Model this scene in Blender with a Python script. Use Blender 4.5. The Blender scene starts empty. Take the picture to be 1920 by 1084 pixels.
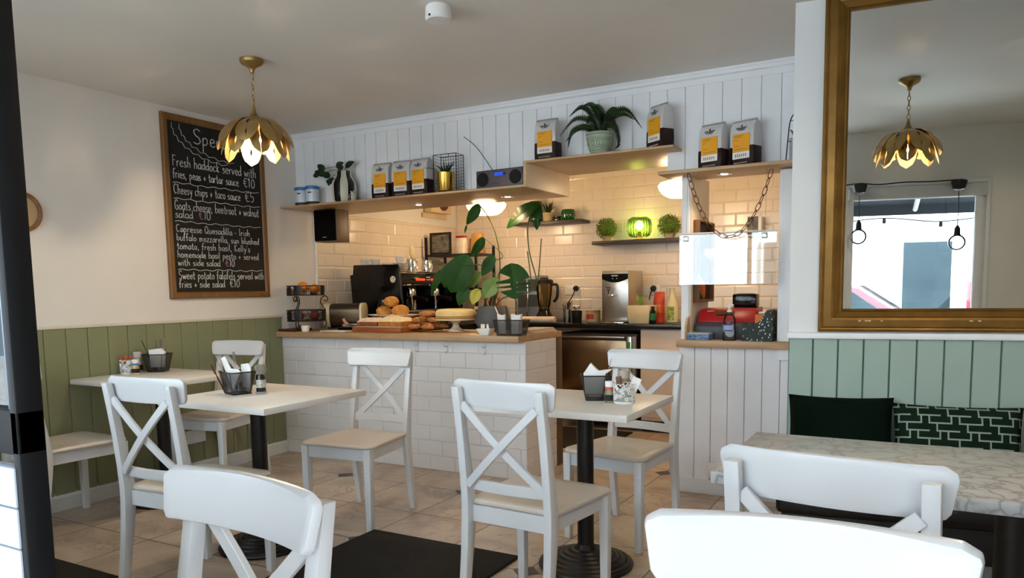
import bpy, bmesh, math, random
from mathutils import Vector, Matrix
random.seed(7)
PI = math.pi
S = bpy.context.scene
C = S.collection
# ------------------------------------------------------------------ camera
cam_data = bpy.data.cameras.new('camera'); cam = bpy.data.objects.new('camera', cam_data); C.objects.link(cam)
cam_data.sensor_width = 36.0; cam_data.lens = 1397.26 / 1920 * 36.0
cam_data.shift_y = (679.5 - 542.0) / 1920.0; cam_data.clip_start = 0.03; cam_data.clip_end = 200
_yaw, _pit, _rol = 0.5106, -0.0980, -0.0154
_f = Vector((-math.sin(_yaw)*math.cos(_pit), math.cos(_yaw)*math.cos(_pit), math.sin(_pit)))
_r0 = Vector((math.cos(_yaw), math.sin(_yaw), 0)); _u0 = _r0.cross(_f)
_r = _r0*math.cos(_rol) + _u0*math.sin(_rol); _u = -_r0*math.sin(_rol) + _u0*math.cos(_rol)
_m = Matrix((_r, _u, -_f)).transposed().to_4x4(); _m.translation = Vector((4.2543, -4.0511, 1.2086))
cam.matrix_world = _m
S.camera = cam
# ------------------------------------------------------------------ exposure, sky
S.view_settings.view_transform = 'Standard'; S.view_settings.look = 'None'
S.view_settings.gamma = 1.0; S.view_settings.use_curve_mapping = False
S.view_settings.exposure = 1.28
try:
    S.cycles.use_denoising = True
    S.cycles.max_bounces = 8; S.cycles.diffuse_bounces = 5; S.cycles.glossy_bounces = 4
    S.cycles.transmission_bounces = 8; S.cycles.transparent_max_bounces = 12
    S.cycles.caustics_reflective = False; S.cycles.caustics_refractive = False
    S.cycles.sample_clamp_indirect = 6.0
except Exception:
    pass
world = bpy.data.worlds.new('overcast_sky'); S.world = world; world.use_nodes = True
_bg = world.node_tree.nodes['Background']; _bg.inputs[0].default_value = (0.60, 0.82, 1.0, 1); _bg.inputs[1].default_value = 1.5

_sd = bpy.data.lights.new('sun', 'SUN'); _sd.energy = 16.0; _sd.angle = 0.03; _sd.color = (0.93, 0.975, 1.0)
_so = bpy.data.objects.new('sun', _sd); C.objects.link(_so); _so.rotation_mode = 'QUATERNION'; _so.rotation_quaternion = Vector((-0.62, -0.36, -0.70)).to_track_quat('-Z', 'Y')   # along the street, over the added sun block, onto the pavement and the fronts opposite
def area_portal(name, loc, rot, sx, sy):
    d = bpy.data.lights.new(name, 'AREA'); d.shape = 'RECTANGLE'; d.size = sx; d.size_y = sy
    o = bpy.data.objects.new(name, d); C.objects.link(o); o.location = loc; o.rotation_euler = rot
    d.cycles.is_portal = True
    return o
# daylight openings of the shop front (portals only guide sampling, they give off no light)
area_portal('daylight_portal_window', (1.90, -3.62, 1.65), (PI/2, 0, PI), 3.15, 1.25)
area_portal('daylight_portal_doorway', (3.94, -3.62, 1.05), (PI/2, 0, PI), 0.82, 2.1)
area_portal('daylight_portal_side', (4.90, -3.62, 1.36), (PI/2, 0, PI), 1.0, 1.04)

def point(name, loc, power, color, radius=0.03):
    d = bpy.data.lights.new(name, 'POINT'); d.energy = power; d.color = color; d.shadow_soft_size = radius
    o = bpy.data.objects.new(name, d); C.objects.link(o); o.location = loc
    return o
def spot(name, loc, power, color, angle=110, blend=0.6, radius=0.025):
    d = bpy.data.lights.new(name, 'SPOT'); d.energy = power; d.color = color; d.spot_size = math.radians(angle); d.spot_blend = blend
    d.shadow_soft_size = radius
    o = bpy.data.objects.new(name, d); C.objects.link(o); o.location = loc
    return o
WARM = (1.0, 0.68, 0.42)
# ------------------------------------------------------------------ materials
def srgb(h):
    h = h.lstrip('#'); v = [int(h[i:i+2], 16)/255 for i in (0, 2, 4)]
    return tuple((c/12.92 if c <= 0.04045 else ((c+0.055)/1.055)**2.4) for c in v)
_M = {}
def mat(name, col=None, rough=0.5, metal=0.0, var=0.06, scale=8.0, bump=0.0, bscale=60.0, trans=0.0, ior=1.45, emit=None, estr=0.0, coat=0.0, stretch=None, sheen=0.0, alpha=1.0, spec=0.5):
    if name in _M: return _M[name]
    m = bpy.data.materials.new(name); m.use_nodes = True; _M[name] = m
    nt = m.node_tree; b = nt.nodes['Principled BSDF']
    c = srgb(col) if isinstance(col, str) else col
    b.inputs['Roughness'].default_value = rough; b.inputs['Metallic'].default_value = metal
    b.inputs['IOR'].default_value = ior; b.inputs['Transmission Weight'].default_value = trans
    b.inputs['Coat Weight'].default_value = coat; b.inputs['Sheen Weight'].default_value = sheen
    b.inputs['Alpha'].default_value = alpha; b.inputs['Specular IOR Level'].default_value = spec
    if emit is not None:
        b.inputs['Emission Color'].default_value = (*(srgb(emit) if isinstance(emit, str) else emit), 1); b.inputs['Emission Strength'].default_value = estr
    tc = nt.nodes.new('ShaderNodeTexCoord'); src = tc.outputs['Object']
    if stretch:
        mp = nt.nodes.new('ShaderNodeMapping'); mp.inputs['Scale'].default_value = stretch; nt.links.new(src, mp.inputs[0]); src = mp.outputs[0]
    n = nt.nodes.new('ShaderNodeTexNoise'); n.inputs['Scale'].default_value = scale; n.inputs['Detail'].default_value = 5; nt.links.new(src, n.inputs['Vector'])
    r = nt.nodes.new('ShaderNodeValToRGB'); r.color_ramp.elements[0].position = 0.3; r.color_ramp.elements[1].position = 0.7
    r.color_ramp.elements[0].color = (*[max(0, x*(1-var)) for x in c], 1); r.color_ramp.elements[1].color = (*[min(1, x*(1+var)) for x in c], 1)
    nt.links.new(n.outputs[0], r.inputs[0]); nt.links.new(r.outputs[0], b.inputs['Base Color'])
    if bump:
        n2 = nt.nodes.new('ShaderNodeTexNoise'); n2.inputs['Scale'].default_value = bscale; nt.links.new(src, n2.inputs['Vector'])
        bp = nt.nodes.new('ShaderNodeBump'); bp.inputs['Strength'].default_value = bump; bp.inputs['Distance'].default_value = 0.01
        nt.links.new(n2.outputs[0], bp.inputs['Height']); nt.links.new(bp.outputs[0], b.inputs['Normal'])
    return m

def wood(name, c0, c1, axis='x', rough=0.45, scale=3.0):
    if name in _M: return _M[name]
    m = bpy.data.materials.new(name); m.use_nodes = True; _M[name] = m
    nt = m.node_tree; b = nt.nodes['Principled BSDF']; b.inputs['Roughness'].default_value = rough
    tc = nt.nodes.new('ShaderNodeTexCoord'); mp = nt.nodes.new('ShaderNodeMapping')
    st = {'x': (1, 14, 14), 'y': (14, 1, 14), 'z': (14, 14, 1)}[axis]; mp.inputs['Scale'].default_value = st
    n = nt.nodes.new('ShaderNodeTexNoise'); n.inputs['Scale'].default_value = scale; n.inputs['Detail'].default_value = 8; n.inputs['Distortion'].default_value = 0.6
    r = nt.nodes.new('ShaderNodeValToRGB'); r.color_ramp.elements[0].position = 0.35; r.color_ramp.elements[1].position = 0.65
    r.color_ramp.elements[0].color = (*srgb(c0), 1); r.color_ramp.elements[1].color = (*srgb(c1), 1)
    nt.links.new(tc.outputs['Object'], mp.inputs[0]); nt.links.new(mp.outputs[0], n.inputs['Vector']); nt.links.new(n.outputs[0], r.inputs[0]); nt.links.new(r.outputs[0], b.inputs['Base Color'])
    return m

def thin_glass(name, tint=(0.96, 0.98, 0.98), fres=1.45, rough=0.0, dirt=0.0):
    if name in _M: return _M[name]
    m = bpy.data.materials.new(name); m.use_nodes = True; _M[name] = m
    nt = m.node_tree; nt.nodes.clear(); out = nt.nodes.new('ShaderNodeOutputMaterial')
    t = nt.nodes.new('ShaderNodeBsdfTransparent'); t.inputs[0].default_value = (*tint, 1)
    g = nt.nodes.new('ShaderNodeBsdfGlossy'); g.inputs['Roughness'].default_value = rough
    f = nt.nodes.new('ShaderNodeFresnel'); f.inputs[0].default_value = fres
    mx = nt.nodes.new('ShaderNodeMixShader'); nt.links.new(f.outputs[0], mx.inputs[0]); nt.links.new(t.outputs[0], mx.inputs[1]); nt.links.new(g.outputs[0], mx.inputs[2])
    nt.links.new(mx.outputs[0], out.inputs[0])
    return m

def lamp_glass(name, col, estr, mix=0.5):
    """lit glass of a lamp that is switched on"""
    if name in _M: return _M[name]
    m = bpy.data.materials.new(name); m.use_nodes = True; _M[name] = m
    b = m.node_tree.nodes['Principled BSDF']; c = srgb(col)
    b.inputs['Base Color'].default_value = (*c, 1); b.inputs['Roughness'].default_value = 0.25
    b.inputs['Emission Color'].default_value = (*c, 1); b.inputs['Emission Strength'].default_value = estr
    return m

# ------------------------------------------------------------------ mesh helpers
class MB:
    def __init__(s): s.v = []; s.f = []; s.mi = []; s.cur = 0
    def add(s, vs, fs):
        o = len(s.v); s.v += [tuple(p) for p in vs]
        for f in fs: s.f.append(tuple(i+o for i in f)); s.mi.append(s.cur)
        return s
    def box(s, x0, x1, y0, y1, z0, z1, M=None):
        vs = [Vector((x, y, z)) for z in (z0, z1) for y in (y0, y1) for x in (x0, x1)]
        if M is not None: vs = [M @ p for p in vs]
        return s.add(vs, [(0, 2, 3, 1), (4, 5, 7, 6), (0, 1, 5, 4), (2, 6, 7, 3), (0, 4, 6, 2), (1, 3, 7, 5)])
    def frustum(s, b, t):
        """b, t: two loops with the same count of points"""
        n = len(b)
        return s.add(list(b)+list(t), [tuple(reversed(range(n))), tuple(range(n, 2*n))]+[(i, (i+1) % n, n+(i+1) % n, n+i) for i in range(n)])
    def lathe(s, prof, n=24, c=(0, 0, 0), cap0=True, cap1=True, M=None, sx=1.0, sy=1.0):
        vs = []
        for r, z in prof:
            for k in range(n):
                a = 2*PI*k/n; vs.append(Vector((c[0]+r*math.cos(a)*sx, c[1]+r*math.sin(a)*sy, c[2]+z)))
        if M is not None: vs = [M @ p for p in vs]
        m = len(prof); fs = []
        for i in range(m-1):
            for k in range(n):
                fs.append((i*n+k, i*n+(k+1) % n, (i+1)*n+(k+1) % n, (i+1)*n+k))
        if cap0: fs.append(tuple(reversed(range(n))))
        if cap1: fs.append(tuple(range((m-1)*n, m*n)))
        return s.add(vs, fs)
    def tube(s, pts, r, n=8, closed=False, rs=None, flat=1.0):
        pts = [Vector(p) for p in pts]; m = len(pts); vs = []; prev = None
        for i, p in enumerate(pts):
            if closed: t = pts[(i+1) % m]-pts[(i-1) % m]
            else: t = pts[min(i+1, m-1)]-pts[max(i-1, 0)]
            if t.length < 1e-9: t = Vector((0, 0, 1))
            t.normalize()
            if prev is None:
                ref = Vector((0, 0, 1)) if abs(t.z) < 0.9 else Vector((1, 0, 0)); a = t.cross(ref).normalized()
            else:
                a = (prev-t*prev.dot(t)); a = a.normalized() if a.length > 1e-6 else t.orthogonal().normalized()
            prev = a; b = t.cross(a); rr = rs[i] if rs else r
            for k in range(n):
                w = 2*PI*k/n; vs.append(p+a*(rr*math.cos(w))+b*(rr*flat*math.sin(w)))
        fs = []
        for i in range(m if closed else m-1):
            j = (i+1) % m
            for k in range(n): fs.append((i*n+k, i*n+(k+1) % n, j*n+(k+1) % n, j*n+k))
        if not closed: fs += [tuple(reversed(range(n))), tuple(range((m-1)*n, m*n))]
        return s.add(vs, fs)
    def prism(s, poly, d0, d1, plane='xz'):
        """polygon extruded along the third axis"""
        def P(a, b, d): return {'xz': (a, d, b), 'yz': (d, a, b), 'xy': (a, b, d)}[plane]
        n = len(poly)
        vs = [P(a, b, d0) for a, b in poly]+[P(a, b, d1) for a, b in poly]
        return s.add(vs, [tuple(range(n)), tuple(reversed(range(n, 2*n)))]+[((i+1) % n, i, n+i, n+(i+1) % n) for i in range(n)])
    def sphere(s, c, r, n=16, m=10, sx=1, sy=1, sz=1, M=None):
        prof = [(max(1e-4, r*math.sin(PI*i/m)), -r*math.cos(PI*i/m)*sz) for i in range(m+1)]
        return s.lathe(prof, n, c, M=M, sx=sx, sy=sy)
    def sheet(s, grid, th=0.0):
        """grid of points (rows of equal length); th > 0 gives it a back"""
        R = len(grid); Q = len(grid[0]); vs = [Vector(p) for row in grid for p in row]; fs = [(i*Q+j, i*Q+j+1, (i+1)*Q+j+1, (i+1)*Q+j) for i in range(R-1) for j in range(Q-1)]
        if th:
            N = [Vector((0, 0, 0)) for _ in vs]
            for f in fs:
                nn = (vs[f[1]]-vs[f[0]]).cross(vs[f[3]]-vs[f[0]])
                for i in f: N[i] += nn
            o = len(vs); back = [p-(q.normalized() if q.length > 1e-12 else Vector((0, 0, 1)))*th for p, q in zip(vs, N)]
            fs2 = [tuple(reversed([i+o for i in f])) for f in fs]
            rim = [(i, 0) for i in range(R)]+[(R-1, j) for j in range(1, Q)]+[(i, Q-1) for i in range(R-2, -1, -1)]+[(0, j) for j in range(Q-2, 0, -1)]
            idx = [i*Q+j for i, j in rim]; n = len(idx)
            fs3 = [(idx[k], idx[(k+1) % n], idx[(k+1) % n]+o, idx[k]+o) for k in range(n)]
            vs += back; fs += fs2+fs3
        return s.add(vs, fs)

def obj(name, mb, mats, parent=None, bevel=0.0, seg=2, smooth=35, loc=None, rot=None, fix=True):
    me = bpy.data.meshes.new(name); bm = bmesh.new()
    vs = [bm.verts.new(p) for p in mb.v]
    for f, mi in zip(mb.f, mb.mi):
        try:
            fc = bm.faces.new([vs[i] for i in f]); fc.material_index = mi
        except ValueError: pass
    if fix: bmesh.ops.recalc_face_normals(bm, faces=bm.faces)
    if bevel:
        bm.normal_update()
        ed = [e for e in bm.edges if len(e.link_faces) == 2 and e.calc_face_angle(0) > 0.5]
        if ed: bmesh.ops.bevel(bm, geom=ed, offset=bevel, segments=seg, affect='EDGES', profile=0.5, clamp_overlap=True)
    bm.to_mesh(me); bm.free()
    for m in (mats if isinstance(mats, (list, tuple)) else [mats]): me.materials.append(m)
    if smooth:
        me.polygons.foreach_set('use_smooth', [True]*len(me.polygons)); me.set_sharp_from_angle(angle=math.radians(smooth))
    o = bpy.data.objects.new(name, me); C.objects.link(o)
    if loc: o.location = loc
    if rot: o.rotation_euler = rot
    if parent is not None: o.parent = parent
    return o
def tag(o, label=None, cat=None, group=None, kind=None):
    if label: o['label'] = label
    if cat: o['category'] = cat
    if group: o['group'] = group
    if kind: o['kind'] = kind
    return o
def thing(name, label, cat, loc=(0, 0, 0), rz=0.0, group=None):
    o = bpy.data.objects.new(name, None); C.objects.link(o); o.empty_display_size = 0.05
    o.location = loc; o.rotation_euler = (0, 0, rz)
    return tag(o, label, cat, group)
def struct(name, mb, m, bevel=0.0, smooth=35, label=None):
    return tag(obj(name, mb, m, None, bevel, smooth=smooth), label, None, None, 'structure')
def copy_tree(o, parent=None):
    c = o.copy(); C.objects.link(c)
    if parent is not None: c.parent = parent
    for ch in list(o.children): copy_tree(ch, c)
    return c
def dup(root, loc, rz, label, group=None):
    c = copy_tree(root); c.location = loc; c.rotation_euler = (0, 0, rz); c['label'] = label
    if group: c['group'] = group
    return c
def smoothpath(pts, k=6, closed=False):
    """Catmull-Rom through points"""
    P = [Vector(p) for p in pts]; n = len(P); out = []
    for i in range(n if closed else n-1):
        if closed: a, b, c, d = P[(i-1) % n], P[i], P[(i+1) % n], P[(i+2) % n]
        else: a, b, c, d = P[max(i-1, 0)], P[i], P[i+1], P[min(i+2, n-1)]
        for j in range(k):
            t = j/k; out.append(0.5*((2*b)+(c-a)*t+(2*a-5*b+4*c-d)*t*t+(3*b-a-3*c+d)*t**3))
    if not closed: out.append(P[-1])
    return out
def rrect(w, h, r, n=4, cx=0, cy=0):
    pts = []
    for sx, sy, a0 in ((1, 1, 0), (-1, 1, PI/2), (-1, -1, PI), (1, -1, 1.5*PI)):
        for k in range(n+1):
            a = a0+PI/2*k/n; pts.append((cx+sx*(w/2-r)+r*math.cos(a), cy+sy*(h/2-r)+r*math.sin(a)))
    return pts

# ------------------------------------------------------------------ shared materials
WHITE_WALL = mat('white_wall_paint', '#E9E7E2', 0.7, var=0.02, scale=3)
WARM_LIT_WALL = mat('white_wall_warm_lit', '#E6E1DA', 0.75, var=0.03, scale=2)  # white wall; the warm tone of the lighting is part of this colour
CEIL = mat('ceiling_paint', '#E2DDD6', 0.55, var=0.03, scale=1.2)
BOARD_WHITE = mat('white_board_paint', '#EFF2F6', 0.5, var=0.02)
SAGE = mat('sage_board_paint', '#858867', 0.5, var=0.04, scale=4)
MINT = mat('mint_board_paint', '#A0B5AB', 0.45, var=0.03, scale=4)
GROOVE = mat('board_groove', '#5A5F58', 0.8)
TILE_W = mat('cream_metro_tile', '#EADCCB', 0.2, var=0.02, scale=5)
TILE_F = mat('white_metro_tile', '#DDDCDE', 0.25, var=0.02, scale=5)
GROUT = mat('tile_grout', '#D8CABA', 0.9)
GROUT_W = mat('pale_grout', '#CBC9C8', 0.9)
OAK = wood('oak_laminate', '#A5835F', '#B8946C', 'x', 0.4)
OAK_SHELF = wood('oak_shelf', '#B5946A', '#C4A277', 'x', 0.35)
CHAIR = mat('white_chair_lacquer', '#D6D7D9', 0.28, var=0.015, scale=6, bump=0.03, bscale=30)
SEATM = mat('seat_lacquer_warm_shade', '#D2C8BC', 0.35, var=0.03, scale=4)  # same white lacquer, with dim warm reflected light mixed into the colour
BLACK = mat('black_metal', '#0D0D0F', 0.4, var=0.1)
BLACKP = mat('black_plastic', '#0B0B0C', 0.35, var=0.1)
BLACKG = mat('gloss_black', '#08080A', 0.12, var=0.05)
STEEL = mat('brushed_steel', '#B9B7B3', 0.28, metal=1.0, var=0.05, scale=20, stretch=(1, 1, 12))
CHROME = mat('chrome', '#D8D8D8', 0.08, metal=1.0, var=0.02)
GOLD = mat('gold_leaf_metal', '#B59A68', 0.38, metal=1.0, var=0.12, scale=14)
GOLD_FRAME = mat('gilt_frame', '#8A6630', 0.42, metal=0.65, var=0.22, scale=9)
WHITEP = mat('white_plastic', '#E8E8E6', 0.35, var=0.02)
WHITEC = mat('white_ceramic', '#ECEAE4', 0.15, var=0.02, coat=0.4)
PAPER = mat('white_paper', '#EDECEA', 0.8, var=0.02)
GLASS = mat('clear_glass', '#F4F6F5', 0.03, trans=1.0, var=0.0)
PANE = thin_glass('window_pane_glass')

# ------------------------------------------------------------------ room shell
HC = 2.3925       # ceiling height
YF = -3.66        # inside face of the shop front
YB = 2.42         # kitchen back wall
def floor_material():
    m = bpy.data.materials.new('floor_tile_travertine'); m.use_nodes = True; nt = m.node_tree; b = nt.nodes['Principled BSDF']
    N = nt.nodes.new; L = nt.links.new
    tc = N('ShaderNodeTexCoord'); sep = N('ShaderNodeSeparateXYZ'); L(tc.outputs['Object'], sep.inputs[0])
    def math_(op, a, b_=None):
        n = N('ShaderNodeMath'); n.operation = op
        for i, v in enumerate((a, b_)):
            if v is None: continue
            if isinstance(v, (int, float)): n.inputs[i].default_value = v
            else: L(v, n.inputs[i])
        return n.outputs[0]
    def line(src, off, pitch):
        u = math_('DIVIDE', math_('SUBTRACT', src, off), pitch)
        return math_('MULTIPLY', math_('PINGPONG', u, 0.5), pitch), math_('FLOOR', u)
    dx, ix = line(sep.outputs[0], 0.9175, 0.4660); dy, iy = line(sep.outputs[1], -0.372, 0.4770)
    grout = math_('LESS_THAN', math_('MINIMUM', dx, dy), 0.0032)
    ddx, _ = line(sep.outputs[0], 0.9175, 0.9320); ddy, _ = line(sep.outputs[1], -0.372, 0.9540)
    dot = math_('LESS_THAN', math_('ADD', ddx, ddy), 0.062)
    dotg = math_('LESS_THAN', math_('ADD', ddx, ddy), 0.067)
    cmb = N('ShaderNodeCombineXYZ'); L(ix, cmb.inputs[0]); L(iy, cmb.inputs[1])
    wn = N('ShaderNodeTexWhiteNoise'); wn.noise_dimensions = '3D'; L(cmb.outputs[0], wn.inputs['Vector'])
    add = N('ShaderNodeVectorMath'); add.operation = 'MULTIPLY_ADD'; L(wn.outputs['Color'], add.inputs[0]); add.inputs[1].default_value = (9, 9, 9); L(tc.outputs['Object'], add.inputs[2])
    n1 = N('ShaderNodeTexNoise'); n1.inputs['Scale'].default_value = 2.2; n1.inputs['Detail'].default_value = 7; n1.inputs['Distortion'].default_value = 1.4; L(add.outputs[0], n1.inputs['Vector'])
    r1 = N('ShaderNodeValToRGB'); e = r1.color_ramp.elements
    e[0].position = 0.30; e[0].color = (*srgb('#9A8675'), 1); e[1].position = 0.72; e[1].color = (*srgb('#CDBBA6'), 1)
    k = e.new(0.5); k.color = (*srgb('#BBA793'), 1); L(n1.outputs[0], r1.inputs[0])
    n2 = N('ShaderNodeTexNoise'); n2.inputs['Scale'].default_value = 1.6; n2.inputs['Detail'].default_value = 9; n2.inputs['Distortion'].default_value = 2.5; L(add.outputs[0], n2.inputs['Vector'])
    vein = math_('LESS_THAN', math_('ABSOLUTE', math_('SUBTRACT', n2.outputs[0], 0.5)), 0.008)
    def mix(f, a, b_):
        n = N('ShaderNodeMix'); n.data_type = 'RGBA'; L(f, n.inputs[0])
        for i, v in ((6, a), (7, b_)):
            if isinstance(v, tuple): n.inputs[i].default_value = (*v, 1)
            else: L(v, n.inputs[i])
        return n.outputs[2]
    c = mix(math_('MULTIPLY', vein, 0.45), r1.outputs[0], srgb('#7D6A5A'))
    c = mix(grout, c, srgb('#54463B')); c = mix(dotg, c, srgb('#54463B')); c = mix(dot, c, srgb('#3A3634'))
    L(c, b.inputs['Base Color'])
    b.inputs['Roughness'].default_value = 0.33
    bp = N('ShaderNodeBump'); bp.inputs['Strength'].default_value = 0.4; bp.inputs['Distance'].default_value = 0.004
    L(math_('SUBTRACT', 1.0, grout), bp.inputs['Height']); L(bp.outputs[0], b.inputs['Normal'])
    return m
struct('floor', MB().box(-0.1, 6.0, -3.70, 2.55, -0.06, 0.0), floor_material(), smooth=0)
struct('ceiling', MB().box(-0.1, 6.0, -3.85, 2.55, HC, HC+0.08), CEIL, smooth=0)

struct('added_sun_block', MB().box(-3, 9, -3.85, 2.6, HC+0.09, 4.6), mat('sun_block_grey', '#CFCBC4', 0.8), smooth=0)  # unseen mass added above the ceiling to block the sun and shade the pavement
# left wall: upper plaster, lower boards
struct('wall_left', MB().box(-0.12, 0.0, -3.85, 2.55, -0.05, HC+0.05), WARM_LIT_WALL, smooth=0)
def boards(mb, a0, a1, z0, z1, depth, pitch, place, gap=0.003):
    """vertical boards between a0 and a1; place(a, d, z) gives the point"""
    n = max(1, round((a1-a0)/pitch)); w = (a1-a0)/n
    for i in range(n):
        l, r = a0+i*w+gap/2, a0+(i+1)*w-gap/2; ch = 0.002
        b = [(l, 0), (r, 0), (r, depth-ch), (r-ch, depth), (l+ch, depth), (l, depth-ch)]
        mb.frustum([place(a, d, z0) for a, d in b], [place(a, d, z1) for a, d in b])
    return mb
ZW = 1.037
mb = boards(MB(), -3.6, -0.003, 0.085, ZW-0.012, 0.010, 0.122, lambda a, d, z: (d, a, z), gap=0.003)
mb.cur = 1; mb.box(0.0, 0.004, -3.6, -0.003, 0.05, ZW-0.012)
struct('wall_left_panelling', mb, [SAGE, mat('sage_groove', '#6A6E52', 0.7)], smooth=25)
struct('trim_left_rail', MB().box(0.0, 0.016, -3.6, 0.0, ZW-0.012, ZW+0.004), mat('dado_cap_paint', '#D9D2C4', 0.5), bevel=0.003)
mb = MB(); mb.prism([(0, 0), (0.018, 0), (0.018, 0.075), (0.012, 0.085), (0.006, 0.1), (0, 0.1)], -3.6, -0.002, 'xz')
struct('baseboard_left', mb, mat('baseboard_paint', '#D6D6D2', 0.45), smooth=25)

# kitchen back wall and metro tiles
struct('wall_back', MB().box(0, 3.8, YB, YB+0.12, 0, HC), WHITE_WALL, smooth=0)
struct('wall_kitchen_right', MB().box(3.74, 3.86, 0.3, YB, 0, HC), WHITE_WALL, smooth=0)
def metro(mb, a0, a1, z0, z1, place, w=0.2, h=0.1, t=0.006, gap=0.002, bev=0.010, off=0.0, ztop=None):
    r = 0; z = z0
    while z < z1-0.01:
        zt = min(z+h, z1); a = a0-(w/2 if r % 2 else 0)-off
        while a < a1-0.005:
            l, rr = max(a, a0)+gap/2, min(a+w, a1)-gap/2
            if rr-l > 0.012:
                b = min(bev, (rr-l)/3, (zt-z)/3)
                o = [(l, z+gap/2), (rr, z+gap/2), (rr, zt-gap/2), (l, zt-gap/2)]
                q = [(l+b, z+gap/2+b), (rr-b, z+gap/2+b), (rr-b, zt-gap/2-b), (l+b, zt-gap/2-b)]
                k = len(mb.v)
                mb.add([place(x, 0.001, y) for x, y in o]+[place(x, t*0.45, y) for x, y in o]+[place(x, t, y) for x, y in q],
                       [(0, 1, 5, 4), (1, 2, 6, 5), (2, 3, 7, 6), (3, 0, 4, 7), (4, 5, 9, 8), (5, 6, 10, 9), (6, 7, 11, 10), (7, 4, 8, 11), (8, 9, 10, 11)])
            a += w
        z += h; r += 1
    return mb
mb = metro(MB(), 0.01, 3.74, 0.91, HC, lambda a, d, z: (a, YB-d, z)); mb.cur = 1; mb.box(0.0, 3.74, YB-0.002, YB+0.001, 0.9, HC)
struct('wall_back_tiles', mb, [TILE_W, GROUT], smooth=0)
mb = metro(MB(), 0.40, YB-0.01, 0.91, 1.83, lambda a, d, z: (d, a, z)); mb.cur = 1; mb.box(-0.001, 0.002, 0.40, YB, 0.9, 1.84)
struct('wall_left_tiles', mb, [TILE_W, GROUT], smooth=0)
struct('trim_tile_edge', MB().box(0.0, 0.014, 0.380, 0.400, 0.92, 1.831), mat('white_trim', '#E6E6E4', 0.4), bevel=0.003)

# bulkhead over the counter (white boards), stepped soffit
YP = 0.22
mb = MB(); mb.box(0.0, 2.07, YP, 0.67, 1.846, HC); mb.box(2.07, 2.91, YP, 0.67, 1.986, HC); mb.box(2.91, 3.74, YP, 0.37, 1.846, HC)
mb.box(2.995, 3.05, YP, 0.61, 0.0, 1.846)
struct('wall_bulkhead', mb, mat('bulkhead_paint', '#E5DDD0', 0.55, var=0.02), smooth=0)
mb = MB()
P3 = lambda a, d, z: (a, YP-d, z)
boards(mb, 0.0, 2.07, 1.846, 2.335, 0.010, 0.1, P3); boards(mb, 2.07, 2.91, 1.986, 2.335, 0.010, 0.1, P3); boards(mb, 2.91, 3.74, 1.846, 2.335, 0.010, 0.104, P3)
mb.cur = 1; mb.box(0.0, 3.74, YP-0.003, YP, 1.99, 2.335)
struct('wall_bulkhead_panelling', mb, [BOARD_WHITE, mat('white_groove', '#D6D8DA', 0.7)], smooth=25)
mb = MB(); mb.prism([(YP, 2.325), (YP-0.014, 2.325), (YP-0.016, 2.357), (YP-0.030, 2.362), (YP-0.034, 2.378), (YP-0.040, 2.384), (YP-0.042, HC), (YP, HC)], 0.0, 3.74, 'yz')
struct('trim_cornice', mb, BOARD_WHITE, smooth=25)

# till wall: lower boards, opening frame
mb = boards(MB(), 2.985, 3.74, 0.085, 0.862, 0.012, 0.094, P3)
mb.cur = 1; mb.box(2.982, 3.74, YP-0.004, YP+0.10, 0.0, 0.862)
struct('wall_till_panelling', mb, [mat('till_board_paint', '#E6E6EA', 0.5, var=0.02), mat('till_groove', '#9B9A9C', 0.7)], smooth=25)
struct('baseboard_till', MB().box(2.980, 3.74, YP-0.022, YP, 0.0, 0.085), mat('till_skirting_paint', '#D2D2D6', 0.5), bevel=0.004)
mb = MB(); mb.box(3.540, 3.74, YP-0.004, 0.37, 0.86, 1.827); mb.box(3.534, 3.566, YP-0.028, YP, 0.80, 1.822); mb.box(3.566, 3.74, YP-0.018, YP, 0.80, 1.822)
mb.box(3.548, 3.60, YP-0.034, YP-0.018, 0.80, 1.822)
struct('trim_till_frame', mb, BOARD_WHITE, bevel=0.004)
struct('trim_till_post', MB().box(2.998, 3.042, YP-0.012, YP+0.03, 0.86, 1.827), BOARD_WHITE, bevel=0.003)

# right wall with the mirror: stands forward of the till wall, turned a little
TA = math.radians(7.0); CX, CY = 3.7176, -0.5919
def RW(s, d, z): return (CX+s*math.cos(TA)+d*math.sin(TA), CY+s*math.sin(TA)-d*math.cos(TA), z)
def rw_loop(poly, z): return [RW(s, d, z) for s, d in poly]
mb = MB(); mb.frustum(rw_loop([(0, 0), (2.3, 0), (2.3, -1.2), (0.075, -1.2), (0.02, -0.85)], 0.0), rw_loop([(0, 0), (2.3, 0), (2.3, -1.2), (0.075, -1.2), (0.02, -0.85)], HC))
struct('wall_right', mb, mat('right_wall_paint', '#E6E9EA', 0.6, var=0.02, scale=2), smooth=0)
mb = boards(MB(), 0.0, 2.3, 0.0, 0.978, 0.012, 0.1005, RW, gap=0.006)
mb.cur = 1; mb.frustum(rw_loop([(0, 0), (2.3, 0), (2.3, 0.004), (0, 0.004)], 0.0), rw_loop([(0, 0), (2.3, 0), (2.3, 0.004), (0, 0.004)], 0.978))
struct('wall_right_panelling', mb, [MINT, mat('mint_groove', '#4C6A5E', 0.7)], smooth=25)
mb = MB(); mb.frustum(rw_loop([(-0.006, 0), (2.3, 0), (2.3, 0.03), (-0.006, 0.03)], 0.974), rw_loop([(-0.006, 0), (2.3, 0), (2.3, 0.03), (-0.006, 0.03)], 1.001))
struct('trim_right_rail', mb, BOARD_WHITE, bevel=0.006)
# far right wall, out of the frame, closes the room
struct('wall_far_right', MB().box(5.92, 6.02, -3.85, -0.2, 0, HC), WHITE_WALL, smooth=0)

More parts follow.
